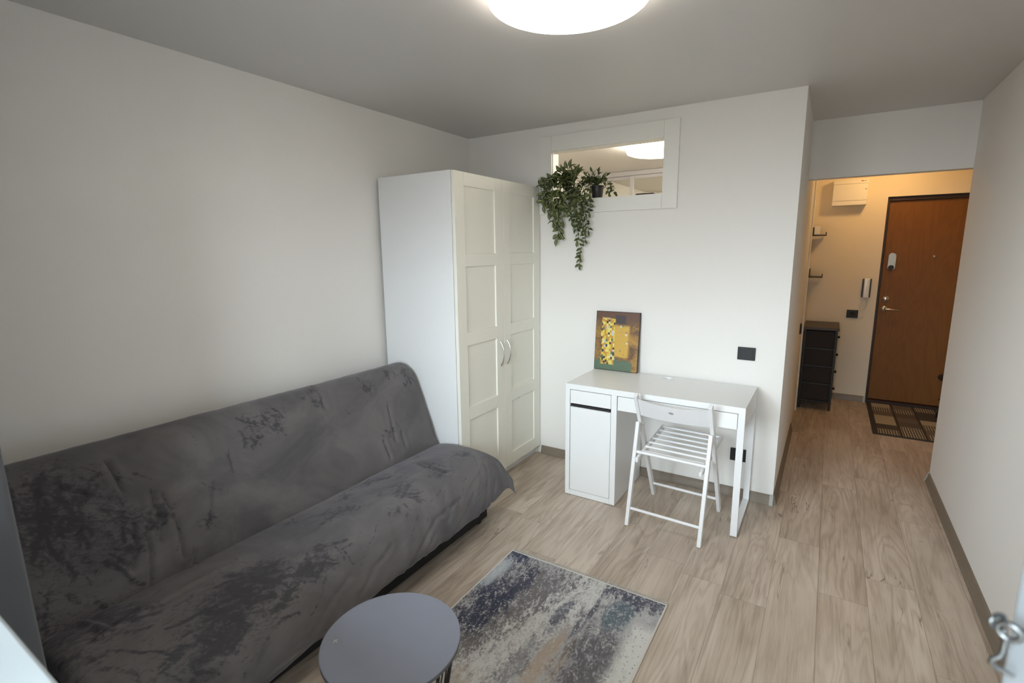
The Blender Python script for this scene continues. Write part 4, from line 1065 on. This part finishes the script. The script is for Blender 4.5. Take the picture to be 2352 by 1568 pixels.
ic = thing('intercom', 'white intercom handset with dark sides on the hall wall beside the entry door', 'intercom', (2.797, YH, 1.18))
ix, iz0, iz1 = 2.799, 1.086, 1.272
part(MB().box((ix - .037, YH - .030, iz0), (ix + .037, YH - .001, iz1), .004, 3), 'body', M['intercom_body'], ic)
hs = part(MB().box((ix - .024, YH - .056, iz0 - .003), (ix + .024, YH - .031, iz1 + .003), .009, 4), 'handset', M['pvc'], ic)
cp = []
basec = smooth_path([(ix - .005, YH - .035, iz0 - .002), (ix + .012, YH - .03, iz0 - .05), (ix + .006, YH - .028, iz0 - .115), (ix - .022, YH - .026, iz0 - .135), (ix - .045, YH - .026, iz0 - .10), (ix - .036, YH - .022, iz0 - .055), (ix - .02, YH - .015, iz0 - .035)], 40)
for i, p in enumerate(basec):
    a = i * .9; cp.append(p + Vector((.004 * math.cos(a), .004 * math.sin(a) - .002, .002 * math.cos(a))))
part(MB().tube(cp, .0014, 5), 'coiled_cord', M['plaster_white'], ic)

mt = MB().box((MAT[0], MAT[1], .0005), (MAT[2], MAT[3] - .03, .008), .003).obj('door_mat', M['mat'])
tag(mt, 'brown and beige checked mat on the floor before the entry door', 'mat')

st = thing('stool', 'black stool half hidden behind the end of the right wall, on the mat', 'stool', (3.545, 2.46, .0084))
lpart(MB().lathe([(0, .425), (.14, .425), (.157, .418), (.162, .405), (.157, .392), (.14, .386), (0, .386)], (0, 0, 0), 48), 'seat', M['plastic_black'], st)
for a in (R(45), R(135), R(225), R(315)):
    lpart(MB().tube([(.10 * math.cos(a), .10 * math.sin(a), .388), (.160 * math.cos(a), .160 * math.sin(a), .002)], [.012, .010], 12), 'leg', M['black_metal'], st)
lpart(MB().tube(circ(.128, .20, 40), .006, 8, closed=True), 'foot_ring', M['black_metal'], st)

# ------------------------------------------------------------------ daylight
wd_ = bpy.data.worlds.new('World'); SC.world = wd_; wd_.use_nodes = True; nt = wd_.node_tree; nt.nodes.clear()
o = nt.nodes.new('ShaderNodeOutputWorld'); bg = nt.nodes.new('ShaderNodeBackground'); tc = nt.nodes.new('ShaderNodeTexCoord'); sx = nt.nodes.new('ShaderNodeSeparateXYZ')
rp = nt.nodes.new('ShaderNodeValToRGB'); mr = nt.nodes.new('ShaderNodeMapRange'); mr.inputs[1].default_value = -.14; mr.inputs[2].default_value = .26
nt.links.new(tc.outputs['Generated'], sx.inputs[0]); nt.links.new(sx.outputs[2], mr.inputs[0]); nt.links.new(mr.outputs[0], rp.inputs[0]); nt.links.new(rp.outputs[0], bg.inputs[0]); nt.links.new(bg.outputs[0], o.inputs[0])
rp.color_ramp.elements[0].color = (.10, .10, .10, 1); rp.color_ramp.elements[1].color = (.80, .92, 1.0, 1)
bg.inputs[1].default_value = 37.0
def portal(name, cx, cz, sx_, sz_):
    l = bpy.data.lights.new(name, 'AREA'); l.shape = 'RECTANGLE'; l.size = sx_; l.size_y = sz_; l.cycles.is_portal = True
    ob = bpy.data.objects.new(name, l); C.objects.link(ob); ob.location = (cx, YO - .005, cz); ob.rotation_euler = (R(90), 0, 0)
portal('daylight_window', (wx0 + wx1) / 2, (wz0 + wz1) / 2, wx1 - wx0, wz1 - wz0)
portal('daylight_doorway', (bx0 + bx1) / 2, bz1 / 2, bx1 - bx0, bz1)

# ------------------------------------------------------------------ camera
cam = bpy.data.cameras.new('camera'); co = bpy.data.objects.new('camera', cam); C.objects.link(co); SC.camera = co
yaw, pitch, roll = .5608225, .1768067, -.0105762
fwd = Vector((-math.sin(yaw), math.cos(yaw), 0)); rt_ = Vector((math.cos(yaw), math.sin(yaw), 0)); up = Vector((0, 0, 1))
f2 = fwd * math.cos(pitch) - up * math.sin(pitch); u2 = up * math.cos(pitch) + fwd * math.sin(pitch)
r3 = rt_ * math.cos(roll) + u2 * math.sin(roll); u3 = u2 * math.cos(roll) - rt_ * math.sin(roll)
m = Matrix((r3, u3, -f2)).transposed().to_4x4(); m.translation = Vector((2.473178, -3.334532, 1.576829)); co.matrix_world = m
cam.sensor_width = 36; cam.lens = 1155.764 / 2352 * 36; cam.clip_start = .02
cam.dof.use_dof = True; cam.dof.focus_distance = 3.4; cam.dof.aperture_fstop = 2.8
SC.view_settings.view_transform = 'Standard'; SC.view_settings.look = 'None'; SC.view_settings.gamma = 1; SC.view_settings.use_curve_mapping = False
SC.view_settings.exposure = 0.0
SC.cycles.max_bounces = 10; SC.cycles.diffuse_bounces = 6; SC.cycles.sample_clamp_indirect = 6
